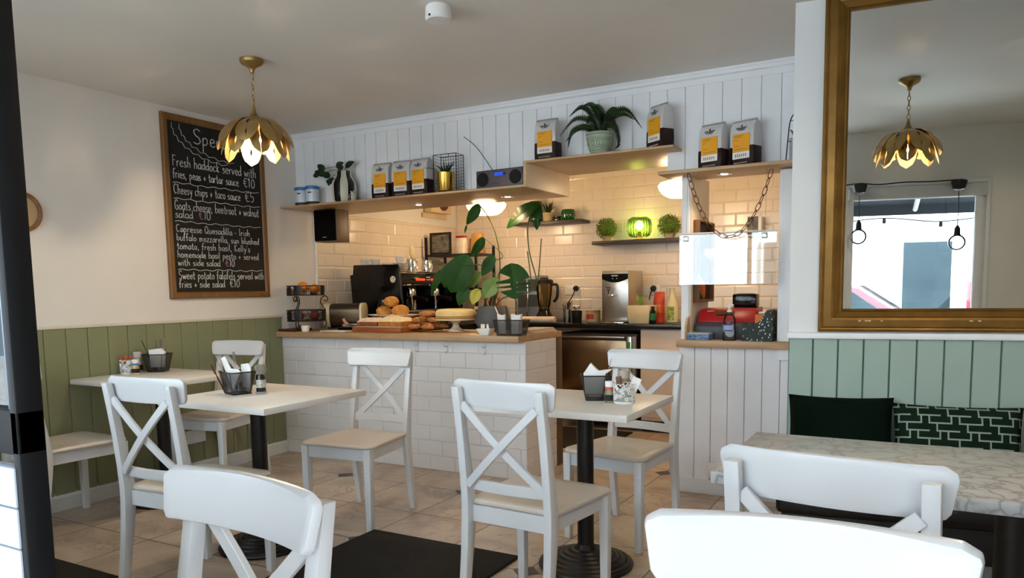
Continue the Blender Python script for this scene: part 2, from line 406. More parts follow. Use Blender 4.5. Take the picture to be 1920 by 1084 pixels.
# shop front: wall with window, doorway, side window
mb = MB()
mb.box(-0.1, 0.28, YF-0.12, YF, 0, HC); mb.box(0.28, 3.30, YF-0.12, YF, 0, 0.98); mb.box(0.28, 3.5, YF-0.12, YF, 2.37, HC)
mb.box(3.5, 4.36, YF-0.12, YF, 2.22, HC); mb.box(4.36, 4.42, YF-0.05, YF, 0, HC)
mb.box(4.42, 5.42, YF-0.12, YF, 0, 0.86); mb.box(4.42, 5.42, YF-0.12, YF, 1.965, HC); mb.box(5.42, 6.02, YF-0.12, YF, 0, HC)
struct('wall_front', mb, WHITE_WALL, smooth=0)
# large window: dark frame, mullions, pane
YG = -3.672
fr = MB(); XE = 3.529
fr.box(0.28, XE, YG-0.013, YG+0.012, 2.31, 2.37); fr.box(0.28, XE, YG-0.013, YG+0.012, 1.062, 1.104); fr.box(0.28, 0.33, YG-0.013, YG+0.012, 1.0, 2.37)
fr.box(XE-0.012, XE, YG-0.013, YG+0.012, 0.0, 2.37)
for x in (1.62, 2.62): fr.box(x-0.02, x+0.02, YG-0.013, YG+0.012, 1.05, 2.33)
fr.box(3.28, XE, YG-0.011, YG+0.010, 0.0, 0.03)
w1 = struct('window_1', fr, mat('black_frame_paint', '#050506', 0.55, var=0.1, spec=0.2), bevel=0.002)
obj('pane', MB().box(0.33, XE-0.012, YG-0.003, YG+0.003, 1.104, 2.31), PANE, w1, smooth=0)
obj('glazing_bead', MB().box(XE-0.019, XE-0.012, YG-0.010, YG+0.008, 1.104, 2.31), mat('blue_grey_bead', '#4A5A6E', 0.3), w1, bevel=0.001)
pn = MB()
for k in range(26): pn.box(3.28, XE-0.009, YG-0.012-0.003, YG-0.004, 0.03+k*0.0393, 0.03+(k+1)*0.0393-0.0014)
obj('lower_panel', pn, mat('white_glazed_panel', '#9BA1AA', 0.35, var=0.02), w1, bevel=0.0015)
obj('lower_back', MB().box(3.28, XE-0.025, YG-0.004, YG+0.010, 0.03, 1.045), mat('white_panel_back', '#C9CDD2', 0.5), w1, smooth=0)
# side window (seen in the mirror): white frame, blind box, pane
mb = MB()
for a in ((4.42, 4.47, 0.86, 1.965), (5.34, 5.42, 0.86, 1.965), (4.47, 5.34, 0.86, 0.92)): mb.box(a[0], a[1], YF-0.08, YF-0.03, a[2], a[3])
mb.box(4.40, 5.425, YF-0.005, YF+0.012, 1.965, 1.995); mb.box(5.395, 5.425, YF-0.005, YF+0.012, 0.83, 1.97); mb.box(4.40, 5.425, YF-0.005, YF+0.05, 0.83, 0.86)
w2 = struct('window_2', mb, BOARD_WHITE, bevel=0.004)
obj('blind_box', MB().box(4.42, 5.40, YF-0.07, YF+0.03, 1.865, 1.962), mat('blind_box_white', '#D9DCDC', 0.5), w2, bevel=0.01)
obj('pane', MB().box(4.47, 5.34, YF-0.058, YF-0.052, 0.92, 1.865), PANE, w2, smooth=0)

# ------------------------------------------------------------------ service counter
HW = 0.92
ct = thing('service_counter', 'long white tiled service counter with a brown wood worktop and hooks underneath', 'counter', (1.04, 0.2, 0))
def shifted(mb, dx, dy, dz=0):
    mb.v = [(x-dx, y-dy, z-dz) for x, y, z in mb.v]; return mb
mb = metro(MB(), 0.0, 2.081, 0.0, 0.881, lambda a, d, z: (a, -d+0.006, z), w=0.2, h=0.1, t=0.006, bev=0.003, off=0.06)
metro(mb, 0.006, 0.437, 0.0, 0.881, lambda a, d, z: (2.075+d, a, z), w=0.2, h=0.1, t=0.006, bev=0.003)
mb.cur = 1; mb.box(0.002, 2.076, 0.005, 0.437, 0.0, 0.881)
obj('counter_body', shifted(mb, 1.04, 0.2), [TILE_F, GROUT_W], ct, smooth=0)
obj('worktop', shifted(MB().box(0.001, 2.070, -0.067, 0.553, 0.8815, 0.92), 1.04, 0.2), OAK, ct, bevel=0.003)
obj('end_panel', shifted(MB().box(2.030, 2.071, 0.438, 0.552, 0.0, 0.881), 1.04, 0.2), wood('dark_oak', '#4A3322', '#5C412C', 'z'), ct, bevel=0.002)
for hx in (1.262, 1.500, 1.788):
    h = MB(); h.box(hx-0.008, hx+0.008, -0.006, 0.0, 0.795, 0.868); h.tube(smoothpath([(hx, -0.004, 0.845), (hx, -0.03, 0.84), (hx, -0.045, 0.858)]), 0.004, 6); h.tube(smoothpath([(hx, -0.004, 0.81), (hx, -0.022, 0.798), (hx, -0.03, 0.812)]), 0.004, 6)
    obj('coat_hook', shifted(h, 1.04, 0.2), mat('white_hook', '#DADADA', 0.3), ct)
# side run along the left wall and back run
sr = thing('kitchen_worktop', 'black kitchen worktop running along the tiled back wall over the appliances', 'worktop', (1.87, 2.1, 0))
obj('top', shifted(MB().box(0.66, 3.735, 1.80, 2.409, 0.868, 0.905), 1.87, 2.1), mat('black_stone_top', '#15110E', 0.22, var=0.2, scale=40), sr, bevel=0.003)
sl = thing('side_worktop', 'low worktop along the left wall carrying the coffee machine and toaster', 'worktop', (0.32, 1.4, 0))
obj('top', shifted(MB().box(0.012, 0.655, 0.556, 2.405, 0.868, 0.905), 0.32, 1.4), mat('black_stone_top'), sl, bevel=0.003)
obj('carcass', shifted(MB().box(0.012, 0.62, 0.58, 2.40, 0.0, 0.866), 0.32, 1.4), mat('dark_cabinet', '#3B2B20', 0.5), sl, bevel=0.003)
# cream cupboard and under-counter dishwasher
cb = thing('base_cupboard', 'cream cupboard front under the black worktop right of the steel machine', 'cupboard', (2.66, 1.83, 0))
obj('carcass', MB().box(-0.48, 1.06, 0.02, 0.55, 0.10, 0.862), mat('cream_cupboard', '#E2CDB8', 0.4, var=0.02), cb, bevel=0.002)
obj('door', MB().box(-0.48, -0.035, 0.0, 0.018, 0.13, 0.855), mat('cream_cupboard'), cb, bevel=0.004)
obj('door', MB().box(-0.03, 0.50, 0.0, 0.018, 0.13, 0.855), mat('cream_cupboard'), cb, bevel=0.004)
obj('door', MB().box(0.505, 1.05, 0.0, 0.018, 0.13, 0.855), mat('cream_cupboard'), cb, bevel=0.004)
obj('plinth', MB().box(-0.48, 1.06, 0.05, 0.55, 0.0, 0.10), BLACK, cb)
dw = thing('undercounter_dishwasher', 'bronze-tinted steel under-counter dishwasher with a control strip at its right', 'dishwasher', (1.76, 1.82, 0))
obj('body', MB().box(-0.34, 0.385, 0.022, 0.55, 0.06, 0.82), mat('dishwasher_body', '#3A2A1E', 0.5), dw, bevel=0.003)
obj('door', MB().box(-0.33, 0.30, 0.0, 0.02, 0.30, 0.765), mat('bronze_steel', '#8F7A62', 0.26, metal=1.0, var=0.05, scale=14, stretch=(1, 1, 10)), dw, bevel=0.004)
obj('lower_panel', MB().box(-0.33, 0.30, 0.0, 0.02, 0.08, 0.285), mat('bronze_steel'), dw, bevel=0.004)
obj('handle', MB().box(-0.32, 0.29, -0.03, -0.012, 0.785, 0.80), STEEL, dw, bevel=0.004)
obj('control_strip', MB().box(0.305, 0.345, -0.004, 0.02, 0.30, 0.80), STEEL, dw, bevel=0.003)
obj('display', MB().box(0.313, 0.337, -0.007, -0.003, 0.70, 0.755), mat('green_display', '#123A24', 0.2, emit='#2BAA55', estr=0.12), dw)
obj('switch', MB().box(0.315, 0.335, -0.009, -0.003, 0.62, 0.65), BLACK, dw, bevel=0.002)
obj('display_frame', MB().box(0.35, 0.385, 0.0, 0.02, 0.06, 0.80), STEEL, dw)
km = obj('kitchen_floor_mat', MB().box(1.05, 2.14, 1.0, 1.76, 0.0005, 0.012), mat('black_rubber', '#120D0A', 0.75, bump=0.4, bscale=80), bevel=0.004)
tag(km, 'black rubber mat on the kitchen floor behind the counter', 'mat')

# ------------------------------------------------------------------ shelves
def plank_shelf(name, label, x0, x1, y0, y1, z0, z1, m=OAK_SHELF):
    o = obj(name, MB().box(x0, x1, y0, y1, z0, z1), m, None, bevel=0.002); return tag(o, label, 'shelf')
plank_shelf('display_shelf', 'long oak shelf at the left over the counter, holding coffee bags and a radio', 0.001, 2.064, 0.04, 0.67, 1.831, 1.846)
plank_shelf('display_shelf', 'raised oak shelf carrying the fern pot and two coffee bags', 2.064, 2.996, 0.04, 0.67, 1.972, 1.9855)
plank_shelf('display_shelf', 'oak shelf above the till window with two leaning coffee bags', 2.909, 3.70, 0.04, 0.375, 1.828, 1.8455)
lip = obj('shelf_riser', MB().box(2.064, 2.083, 0.04, 0.67, 1.831, 1.972), mat('riser_warm_lit', '#E3D3BC', 0.4), None, bevel=0.001); tag(lip, 'white upright panel, coloured as in warm light, joining the long shelf to the raised shelf', 'panel')  # white panel; the warm light falling on it is put into this colour
obj('edge_strip', MB().box(2.064, 2.083, 0.036, 0.040, 1.831, 1.972), OAK_SHELF, lip)
def downlight(x, y, z, label, p):
    t = thing('downlight', label, 'downlight', (x, y, z), 0, 'recessed downlights')
    obj('rim', MB().lathe([(0.022, 0.0), (0.042, 0.0), (0.042, -0.004), (0.036, -0.006), (0.024, -0.003), (0.022, 0.0)], 20, cap0=False, cap1=False), CHROME, t)
    obj('bulb', MB().lathe([(0.002, -0.0005), (0.021, -0.0005), (0.019, -0.005), (0.002, -0.007)], 16), lamp_glass('halogen_lit', '#FFE0AE', 14.0), t)
    spot('downlight_beam', (x, y, z-0.03), p*0.75, WARM, 120, 0.7)
downlight(0.279, 0.366, 1.8305, 'recessed downlight under the long shelf beside the black speaker', 8.0)
downlight(0.997, 0.416, 1.8305, 'recessed downlight under the middle of the long shelf', 5.0)
downlight(1.751, 0.394, 1.8305, 'recessed downlight under the long shelf near its step up', 5.0)
downlight(3.239, 0.20, 1.8275, 'recessed downlight under the shelf over the till', 4.0)

# ------------------------------------------------------------------ chairs (white, cross back)
def post_y(z):       # centre line of the rear post, bends back above and below the seat
    return -0.205-0.065*max(0, (z-0.42)/0.46)**1.25-0.05*max(0, (0.40-z)/0.40)**1.3
def make_chair(label, loc, rz):
    t = thing('dining_chair', label, 'chair', loc, rz, 'white cross-back chairs')
    # seat: rounded board, slightly dished
    mb = MB(); q = []
    out = []
    for x, y, r in ((0.216, 0.215, 0.035), (-0.216, 0.215, 0.035), (-0.190, -0.195, 0.02), (0.190, -0.195, 0.02)): out.append((x, y))
    def outline(grow):
        pts = []
        cs = [(0.216, 0.215, 0.05, 0), (-0.216, 0.215, 0.05, PI/2), (-0.186, -0.192, 0.012, PI), (0.186, -0.192, 0.012, 1.5*PI)]
        for x, y, r, a0 in cs:
            r2 = r; cx = x-math.copysign(r, x); cy = y-math.copysign(r, y)
            for k in range(7):
                a = a0+PI/2*k/6; pts.append((cx+(r2+grow)*math.cos(a), cy+(r2+grow)*math.sin(a)))
        return pts
    lv = [(-0.006, 0.422), (0.0, 0.426), (0.001, 0.434), (-0.003, 0.440), (-0.008, 0.4425)]
    n = len(outline(0)); vs = [(x, y, z) for g, z in lv for x, y in outline(g)]
    fs = [(i*n+k, i*n+(k+1) % n, (i+1)*n+(k+1) % n, (i+1)*n+k) for i in range(len(lv)-1) for k in range(n)]
    fs.append(tuple(reversed(range(n))))
    # dished top as shrinking rings
    base = len(vs)-n; ring = base
    for s_, dz in ((0.8, -0.002), (0.5, -0.005), (0.2, -0.006)):
        o = len(vs); vs += [(x*s_, y*s_, 0.4425+dz) for x, y in outline(-0.008)]
        fs += [(ring+k, ring+(k+1) % n, o+(k+1) % n, o+k) for k in range(n)]; ring = o
    fs.append(tuple(range(ring, ring+n)))
    mb.add(vs, fs); obj('seat', mb, SEATM, t, smooth=40)
    # apron
    mb = MB(); mb.box(-0.175, 0.175, 0.176, 0.196, 0.360, 0.4215); mb.box(-0.165, 0.165, -0.200, -0.182, 0.360, 0.4215)
    for s in (-1, 1):
        a, b = (0.166, -0.19), (0.191, 0.185)
        mb.frustum([(s*a[0], a[1], 0.36), (s*b[0], b[1], 0.36), (s*(b[0]-0.018), b[1], 0.36), (s*(a[0]-0.018), a[1], 0.36)],
                   [(s*a[0], a[1], 0.4215), (s*b[0], b[1], 0.4215), (s*(b[0]-0.018), b[1], 0.4215), (s*(a[0]-0.018), a[1], 0.4215)])
    obj('apron', mb, CHAIR, t, bevel=0.0015, seg=1)
    for s in (-1, 1):        # front legs taper downwards
        x = s*0.190
        mb = MB().frustum([(x-0.015, 0.172-0.0+0.002, 0), (x+0.015, 0.174, 0), (x+0.015, 0.206, 0), (x-0.015, 0.206, 0)],
                          [(x-0.020, 0.168, 0.4215), (x+0.020, 0.168, 0.4215), (x+0.020, 0.208, 0.4215), (x-0.020, 0.208, 0.4215)])
        obj('leg', mb, CHAIR, t, bevel=0.003)
    for s in (-1, 1):        # rear leg and back post in one piece
        mb = MB(); loops = []
        N_ = 16
        for i in range(N_+1):
            z = 0.868*i/N_; yc = post_y(z); d = 0.018+0.008*math.exp(-((z-0.40)/0.16)**2); d = d if z < 0.6 else d-0.004*(z-0.6)/0.27
            x = s*(0.176-0.004*z/0.87); w = 0.0155
            loops.append([(x-w, yc-d, z), (x+w, yc-d, z), (x+w, yc+d, z), (x-w, yc+d, z)])
        vs = [p for l in loops for p in l]; fs = [(0, 3, 2, 1), tuple(range(4*N_, 4*N_+4))]
        for i in range(N_):
            for k in range(4): fs.append((4*i+k, 4*i+(k+1) % 4, 4*i+4+(k+1) % 4, 4*i+4+k))
        mb.add(vs, fs); obj('back_post', mb, CHAIR, t, bevel=0.003, seg=2, smooth=30)
    # cross brace: two gently bowed bars meeting in the middle
    mb = MB()
    for s in (-1, 1):
        grid = []
        for i in range(13):
            u = i/12; z = 0.505+0.30*u; x = s*(-0.158+0.316*u); y = post_y(z)-0.006-0.018*math.sin(PI*u)
            dz, dx = 0.30, s*0.316; ln = math.hypot(dz, dx); nx, nz = -dz/ln*0.0145, dx/ln*0.0145
            grid.append([(x-nx, y, z-nz), (x+nx, y, z+nz)])
        mb.sheet(grid, 0.014 if s > 0 else -0.014)
    obj('cross_brace', mb, CHAIR, t, bevel=0.0015, seg=1)
    def bowed(z0, z1, hw0, hw1, bow, th, yoff, rc, name):
        """curved board; rc rounds the top corners"""
        K = 20; grid = []
        rows = 9
        for j in range(rows):
            v = j/(rows-1); z = z0+(z1-z0)*v; row = []
            hw = hw0+(hw1-hw0)*v
            dzt = (z1-z); 
            if rc and dzt < rc: hw -= rc-math.sqrt(max(0, rc*rc-(rc-dzt)**2))
            dzb = z-z0
            if rc and dzb < rc*0.25: hw -= rc*0.25-math.sqrt(max(0, (rc*0.25)**2-(rc*0.25-dzb)**2))
            for i in range(K+1):
                u = -1+2*i/K; x = hw*u; y = post_y(min(z, 0.87))+yoff-bow*(1-u*u)
                row.append((x, y, z))
            grid.append(row)
        mb = MB().sheet(grid, th); obj(name, mb, CHAIR, t, bevel=0.004 if rc else 0.002, smooth=40)
    bowed(0.486, 0.526, 0.160, 0.160, 0.020, 0.016, -0.002, 0, 'lower_rail')
    bowed(0.792, 0.894, 0.198, 0.216, 0.030, 0.020, 0.034, 0.028, 'top_rail')
    return t
D = math.degrees; R = math.radians
ch0 = make_chair('white cross-back chair seen from behind at the near side of the right square table', (2.985, -1.60, 0), R(-3.5))
spots = [((1.605, -2.02, 0), R(4), 'white cross-back chair seen from behind at the near side of the left square table'),
         ((1.625, -1.045, 0), R(180+6), 'white cross-back chair facing out in front of the tiled counter with an empty seat'),
         ((2.972, -0.675, 0), R(180-8), 'white cross-back chair facing out beside the kitchen entrance, behind the right square table'),
         ((0.245, -0.815, 0), R(180+10), 'white cross-back chair against the sage wall panelling at the corner table, facing the window'),
         ((0.270, -1.80, 0), R(0), 'white chair at the far left, half hidden by the black window post'),
         ((3.205, -3.415, 0), R(180-5), 'large white foreground chair in bluish daylight with its back rail tilted'),
         ((4.135, -3.255, 0), R(180+5), 'white chair at the bottom right corner, cut off by the picture edge'),
         ((4.125, -2.335, 0), R(-5.8), 'white chair with its back to us pushed up to the marble table')]
for loc, rz, lab in spots: dup(ch0, loc, rz, lab)

# ------------------------------------------------------------------ square pedestal tables
def square_table(label, x0, x1, y0, y1, px, py):
    h = 0.737; t = thing('square_table', label, 'table', (px, py, 0), 0, 'white square pedestal tables')
    mb = MB().box(x0-px, x1-px, y0-py, y1-py, h-0.028, h)
    obj('tabletop', mb, mat('white_laminate_top', '#E2DED8', 0.38, var=0.015), t, bevel=0.002)
    obj('support_plate', MB().box(-0.19, 0.19, -0.19, 0.19, h-0.040, h-0.0285), BLACK, t, bevel=0.002)
    obj('column', MB().lathe([(0.036, 0.05), (0.036, h-0.04)], 28), BLACK, t)
    prof = [(0.205, 0.0), (0.208, 0.010), (0.205, 0.017)]
    r = 0.200; z = 0.018
    for k in range(6):
        prof += [(r, z), (r-0.006, z+0.008), (r-0.020, z+0.0105), (r-0.024, z+0.007)]; r -= 0.0255; z += 0.0095
    prof += [(0.045, z+0.004), (0.037, z+0.02)]
    obj('base', MB().lathe(prof, 44), BLACK, t, smooth=30)
    return t
square_table('white square pedestal table on the right of the mat with a chair at each side', 2.625, 3.295, -1.480, -0.905, 2.975, -1.13)
square_table('white square pedestal table left of the mat, before the tiled counter', 1.225, 1.900, -1.925, -1.290, 1.50, -1.60)
square_table('white square table against the sage panelled wall in the left corner', 0.013, 0.682, -1.614, -0.965, 0.36, -1.29)

# marble table and bench
mt = thing('marble_table', 'long marble-topped table in front of the green bench seat', 'table', (4.45, -1.92, 0))
def marble():
    m = bpy.data.materials.new('grey_veined_marble'); m.use_nodes = True; nt = m.node_tree; b = nt.nodes['Principled BSDF']; b.inputs['Roughness'].default_value = 0.28
    tc = nt.nodes.new('ShaderNodeTexCoord'); n = nt.nodes.new('ShaderNodeTexNoise'); n.inputs['Scale'].default_value = 6; n.inputs['Detail'].default_value = 4
    ad = nt.nodes.new('ShaderNodeVectorMath'); ad.operation = 'MULTIPLY_ADD'; ad.inputs[1].default_value = (0.3, 0.3, 0.3)
    nt.links.new(tc.outputs['Object'], n.inputs['Vector']); nt.links.new(n.outputs['Color'], ad.inputs[0]); nt.links.new(tc.outputs['Object'], ad.inputs[2])
    v = nt.nodes.new('ShaderNodeTexVoronoi'); v.feature = 'DISTANCE_TO_EDGE'; v.inputs['Scale'].default_value = 13; nt.links.new(ad.outputs[0], v.inputs['Vector'])
    r = nt.nodes.new('ShaderNodeValToRGB'); e = r.color_ramp.elements
    e[0].position = 0.0; e[0].color = (*srgb('#8A8B8A'), 1); e[1].position = 0.10; e[1].color = (*srgb('#B2B4B5'), 1); k = e.new(0.5); k.color = (*srgb('#BFC1C2'), 1)
    nt.links.new(v.outputs['Distance'], r.inputs[0]); nt.links.new(r.outputs[0], b.inputs['Base Color']); return m
obj('tabletop', MB().box(-0.662, 0.80, -0.288, 0.285, 0.715, 0.745), marble(), mt, bevel=0.003)
obj('column', MB().lathe([(0.038, 0.04), (0.038, 0.72)], 24), BLACK, mt)
obj('base', MB().lathe([(0.22, 0), (0.22, 0.015), (0.18, 0.03), (0.06, 0.045), (0.04, 0.06)], 36), BLACK, mt)
bn = thing('bench_seat', 'black upholstered bench seat along the mint panelled wall', 'bench', (4.70, -0.75, 0), TA)
obj('seat_pad', MB().box(-0.97, 1.1, -0.34, 0.19, 0.36, 0.44), mat('black_leatherette', '#0C0B0C', 0.45, bump=0.15), bn, bevel=0.02, seg=3)
obj('seat_front', MB().box(-0.95, 1.1, -0.32, 0.19, 0.235, 0.36), mat('black_bench_front', '#0A0A0B', 0.6), bn, bevel=0.004)
obj('plinth', MB().box(-0.94, 1.1, -0.22, 0.19, 0.0, 0.235), mat('bench_plinth_grey', '#8C8C90', 0.6), bn, bevel=0.004)
def cushion(label, s, w, h, th, lean, m, d0, zoff=0.44):
    grid_f = []
    K = 16
    mb = MB(); G = []
    for side in (1, -1):
        rows = []
        for j in range(K+1):
            v = -1+2*j/K; row = []
            for i in range(K+1):
                u = -1+2*i/K
                e = max(0.0, (1-u**4)*(1-v**4))**0.5
                px = u*w/2*(1-0.05*(1-abs(v)**2)*abs(u)); pz = v*h/2*(1-0.06*(1-u*u))
                row.append((px, side*th/2*e, pz))
            rows.append(row)
        mb.sheet(rows if side < 0 else [list(reversed(r)) for r in rows])
    p = RW(s, d0, zoff+h/2*math.cos(lean)-0.005)
    o = obj('cushion', mb, m, None, smooth=80, loc=p, rot=(-lean, 0, TA)); 
    bm = bmesh.new(); bm.from_mesh(o.data); bmesh.ops.remove_doubles(bm, verts=bm.verts, dist=0.0005); bmesh.ops.recalc_face_normals(bm, faces=bm.faces); bm.to_mesh(o.data); bm.free()
    return tag(o, label, 'cushion', 'bench cushions')
def maze_fabric():
    m = bpy.data.materials.new('maze_pattern_velvet'); m.use_nodes = True; nt = m.node_tree; b = nt.nodes['Principled BSDF']; N = nt.nodes.new; L = nt.links.new
    b.inputs['Roughness'].default_value = 0.9; b.inputs['Specular IOR Level'].default_value = 0.1
    tc = N('ShaderNodeTexCoord'); sp = N('ShaderNodeSeparateXYZ'); L(tc.outputs['Object'], sp.inputs[0])
    def mm(op, a, c=None):
        n = N('ShaderNodeMath'); n.operation = op
        for i, v in enumerate((a, c)):
            if v is None: continue
            if isinstance(v, (int, float)): n.inputs[i].default_value = v
            else: L(v, n.inputs[i])
        return n.outputs[0]
    # rows of bars; every second row is shifted by a third, short uprights join them: a key pattern
    z = mm('DIVIDE', sp.outputs[2], 0.031); zr = mm('FLOOR', z); zf = mm('SUBTRACT', z, zr)
    sh = mm('MULTIPLY', mm('MODULO', mm('ADD', zr, 100), 3), 0.37)
    x = mm('ADD', mm('DIVIDE', sp.outputs[0], 0.105), sh); xf = mm('SUBTRACT', x, mm('FLOOR', x))
    bar = mm('MULTIPLY', mm('LESS_THAN', zf, 0.20), mm('LESS_THAN', xf, 0.78))
    up = mm('MULTIPLY', mm('LESS_THAN', xf, 0.055), mm('GREATER_THAN', zf, -1))
    up2 = mm('MULTIPLY', mm('LESS_THAN', mm('ABSOLUTE', mm('SUBTRACT', xf, 0.76)), 0.028), mm('LESS_THAN', mm('MODULO', mm('ADD', zr, 100), 2), 0.5))
    k = mm('MAXIMUM', bar, mm('MAXIMUM', up, up2))
    mx = N('ShaderNodeMix'); mx.data_type = 'RGBA'; L(k, mx.inputs[0]); mx.inputs[6].default_value = (*srgb('#12261C'), 1); mx.inputs[7].default_value = (*srgb('#98A29A'), 1)
    L(mx.outputs[2], b.inputs['Base Color']); return m
cushion('dark green velvet cushion at the left end of the bench', 0.212, 0.41, 0.31, 0.12, R(14), mat('dark_green_velvet', '#05140D', 0.9, var=0.3, scale=5, spec=0.1), 0.105)
MZ = maze_fabric()
cushion('green cushion with a grey maze pattern beside the plain velvet one', 0.640, 0.46, 0.29, 0.12, R(14), MZ, 0.115)
cushion('maze-patterned green cushion at the right picture edge behind the marble table', 1.100, 0.44, 0.29, 0.12, R(14), MZ, 0.105)

# ------------------------------------------------------------------ mats
m1 = obj('door_mat', MB().box(1.845, 2.68, -2.75, -1.20, 0.0005, 0.014), mat('black_coir', '#120E0C', 0.95, var=0.3, scale=120, bump=0.6, bscale=200), bevel=0.005)
tag(m1, 'large black door mat on the tiled floor between the tables', 'mat')
m2 = obj('floor_mat', MB().box(0.45, 1.40, -3.1, -2.19, 0.0005, 0.016), mat('black_coir'), bevel=0.005)
tag(m2, 'black mat on the floor at the bottom left corner', 'mat')

# ------------------------------------------------------------------ mirror
mr = thing('wall_mirror', 'large wall mirror in a worn gilt frame above the mint panelling', 'mirror', RW(0.66, 0.0, 1.70), TA)
ML, MRt, MB_, MT = -0.543, 0.60, -0.694, 0.72
mr.location = RW(0.66, 0.0, 1.70)
prof = [(0.0, 0.002), (0.0, 0.020), (0.010, 0.026), (0.016, 0.024), (0.022, 0.032), (0.050, 0.040), (0.060, 0.036), (0.064, 0.041), (0.070, 0.037), (0.084, 0.026), (0.090, 0.030), (0.096, 0.022), (0.098, 0.012)]
mb = MB(); cor = [(ML, MB_, 1, 1), (MRt, MB_, -1, 1), (MRt, MT, -1, -1), (ML, MT, 1, -1)]
vs = []
for x, z, sx, sz in cor:
    for a, d in prof: vs.append((x+sx*a, -d, z+sz*a))
n = len(prof); fs = []
for k in range(4):
    o, q = k*n, ((k+1) % 4)*n
    for i in range(n-1): fs.append((o+i, q+i, q+i+1, o+i+1))
mb.add(vs, fs); obj('frame', mb, GOLD_FRAME, mr, smooth=25)
bd = MB(); r0 = 0.0026
def beads(x0, z0, x1, z1):
    L_ = math.hypot(x1-x0, z1-z0); n_ = int(L_/0.0075)
    for i in range(n_):
        u = (i+0.5)/n_; bd.sphere((x0+(x1-x0)*u, -0.021, z0+(z1-z0)*u), r0, 5, 4)
a = 0.0945
beads(ML+a, MB_+a, MRt-a, MB_+a); beads(ML+a, MB_+a, ML+a, MT-a)
obj('bead_moulding', bd, mat('dark_gilt', '#5E4522', 0.45, metal=0.6), mr)
obj('mirror_glass', MB().box(ML+0.09, MRt-0.09, -0.013, -0.006, MB_+0.09, MT-0.09), mat('silvered_glass', '#EDF2F1', 0.0, metal=1.0, var=0.0), mr, smooth=0)
ck = MB()
for x in (-0.385, -0.36, -0.35, -0.30, 0.02, 0.05, 0.33): ck.box(x, x+random.uniform(0.006, 0.016), -0.0425, -0.036, MB_+0.045, MB_+0.049)
obj('chipped_patch', ck, mat('bare_gesso', '#E8E0CC', 0.8), mr, smooth=0)

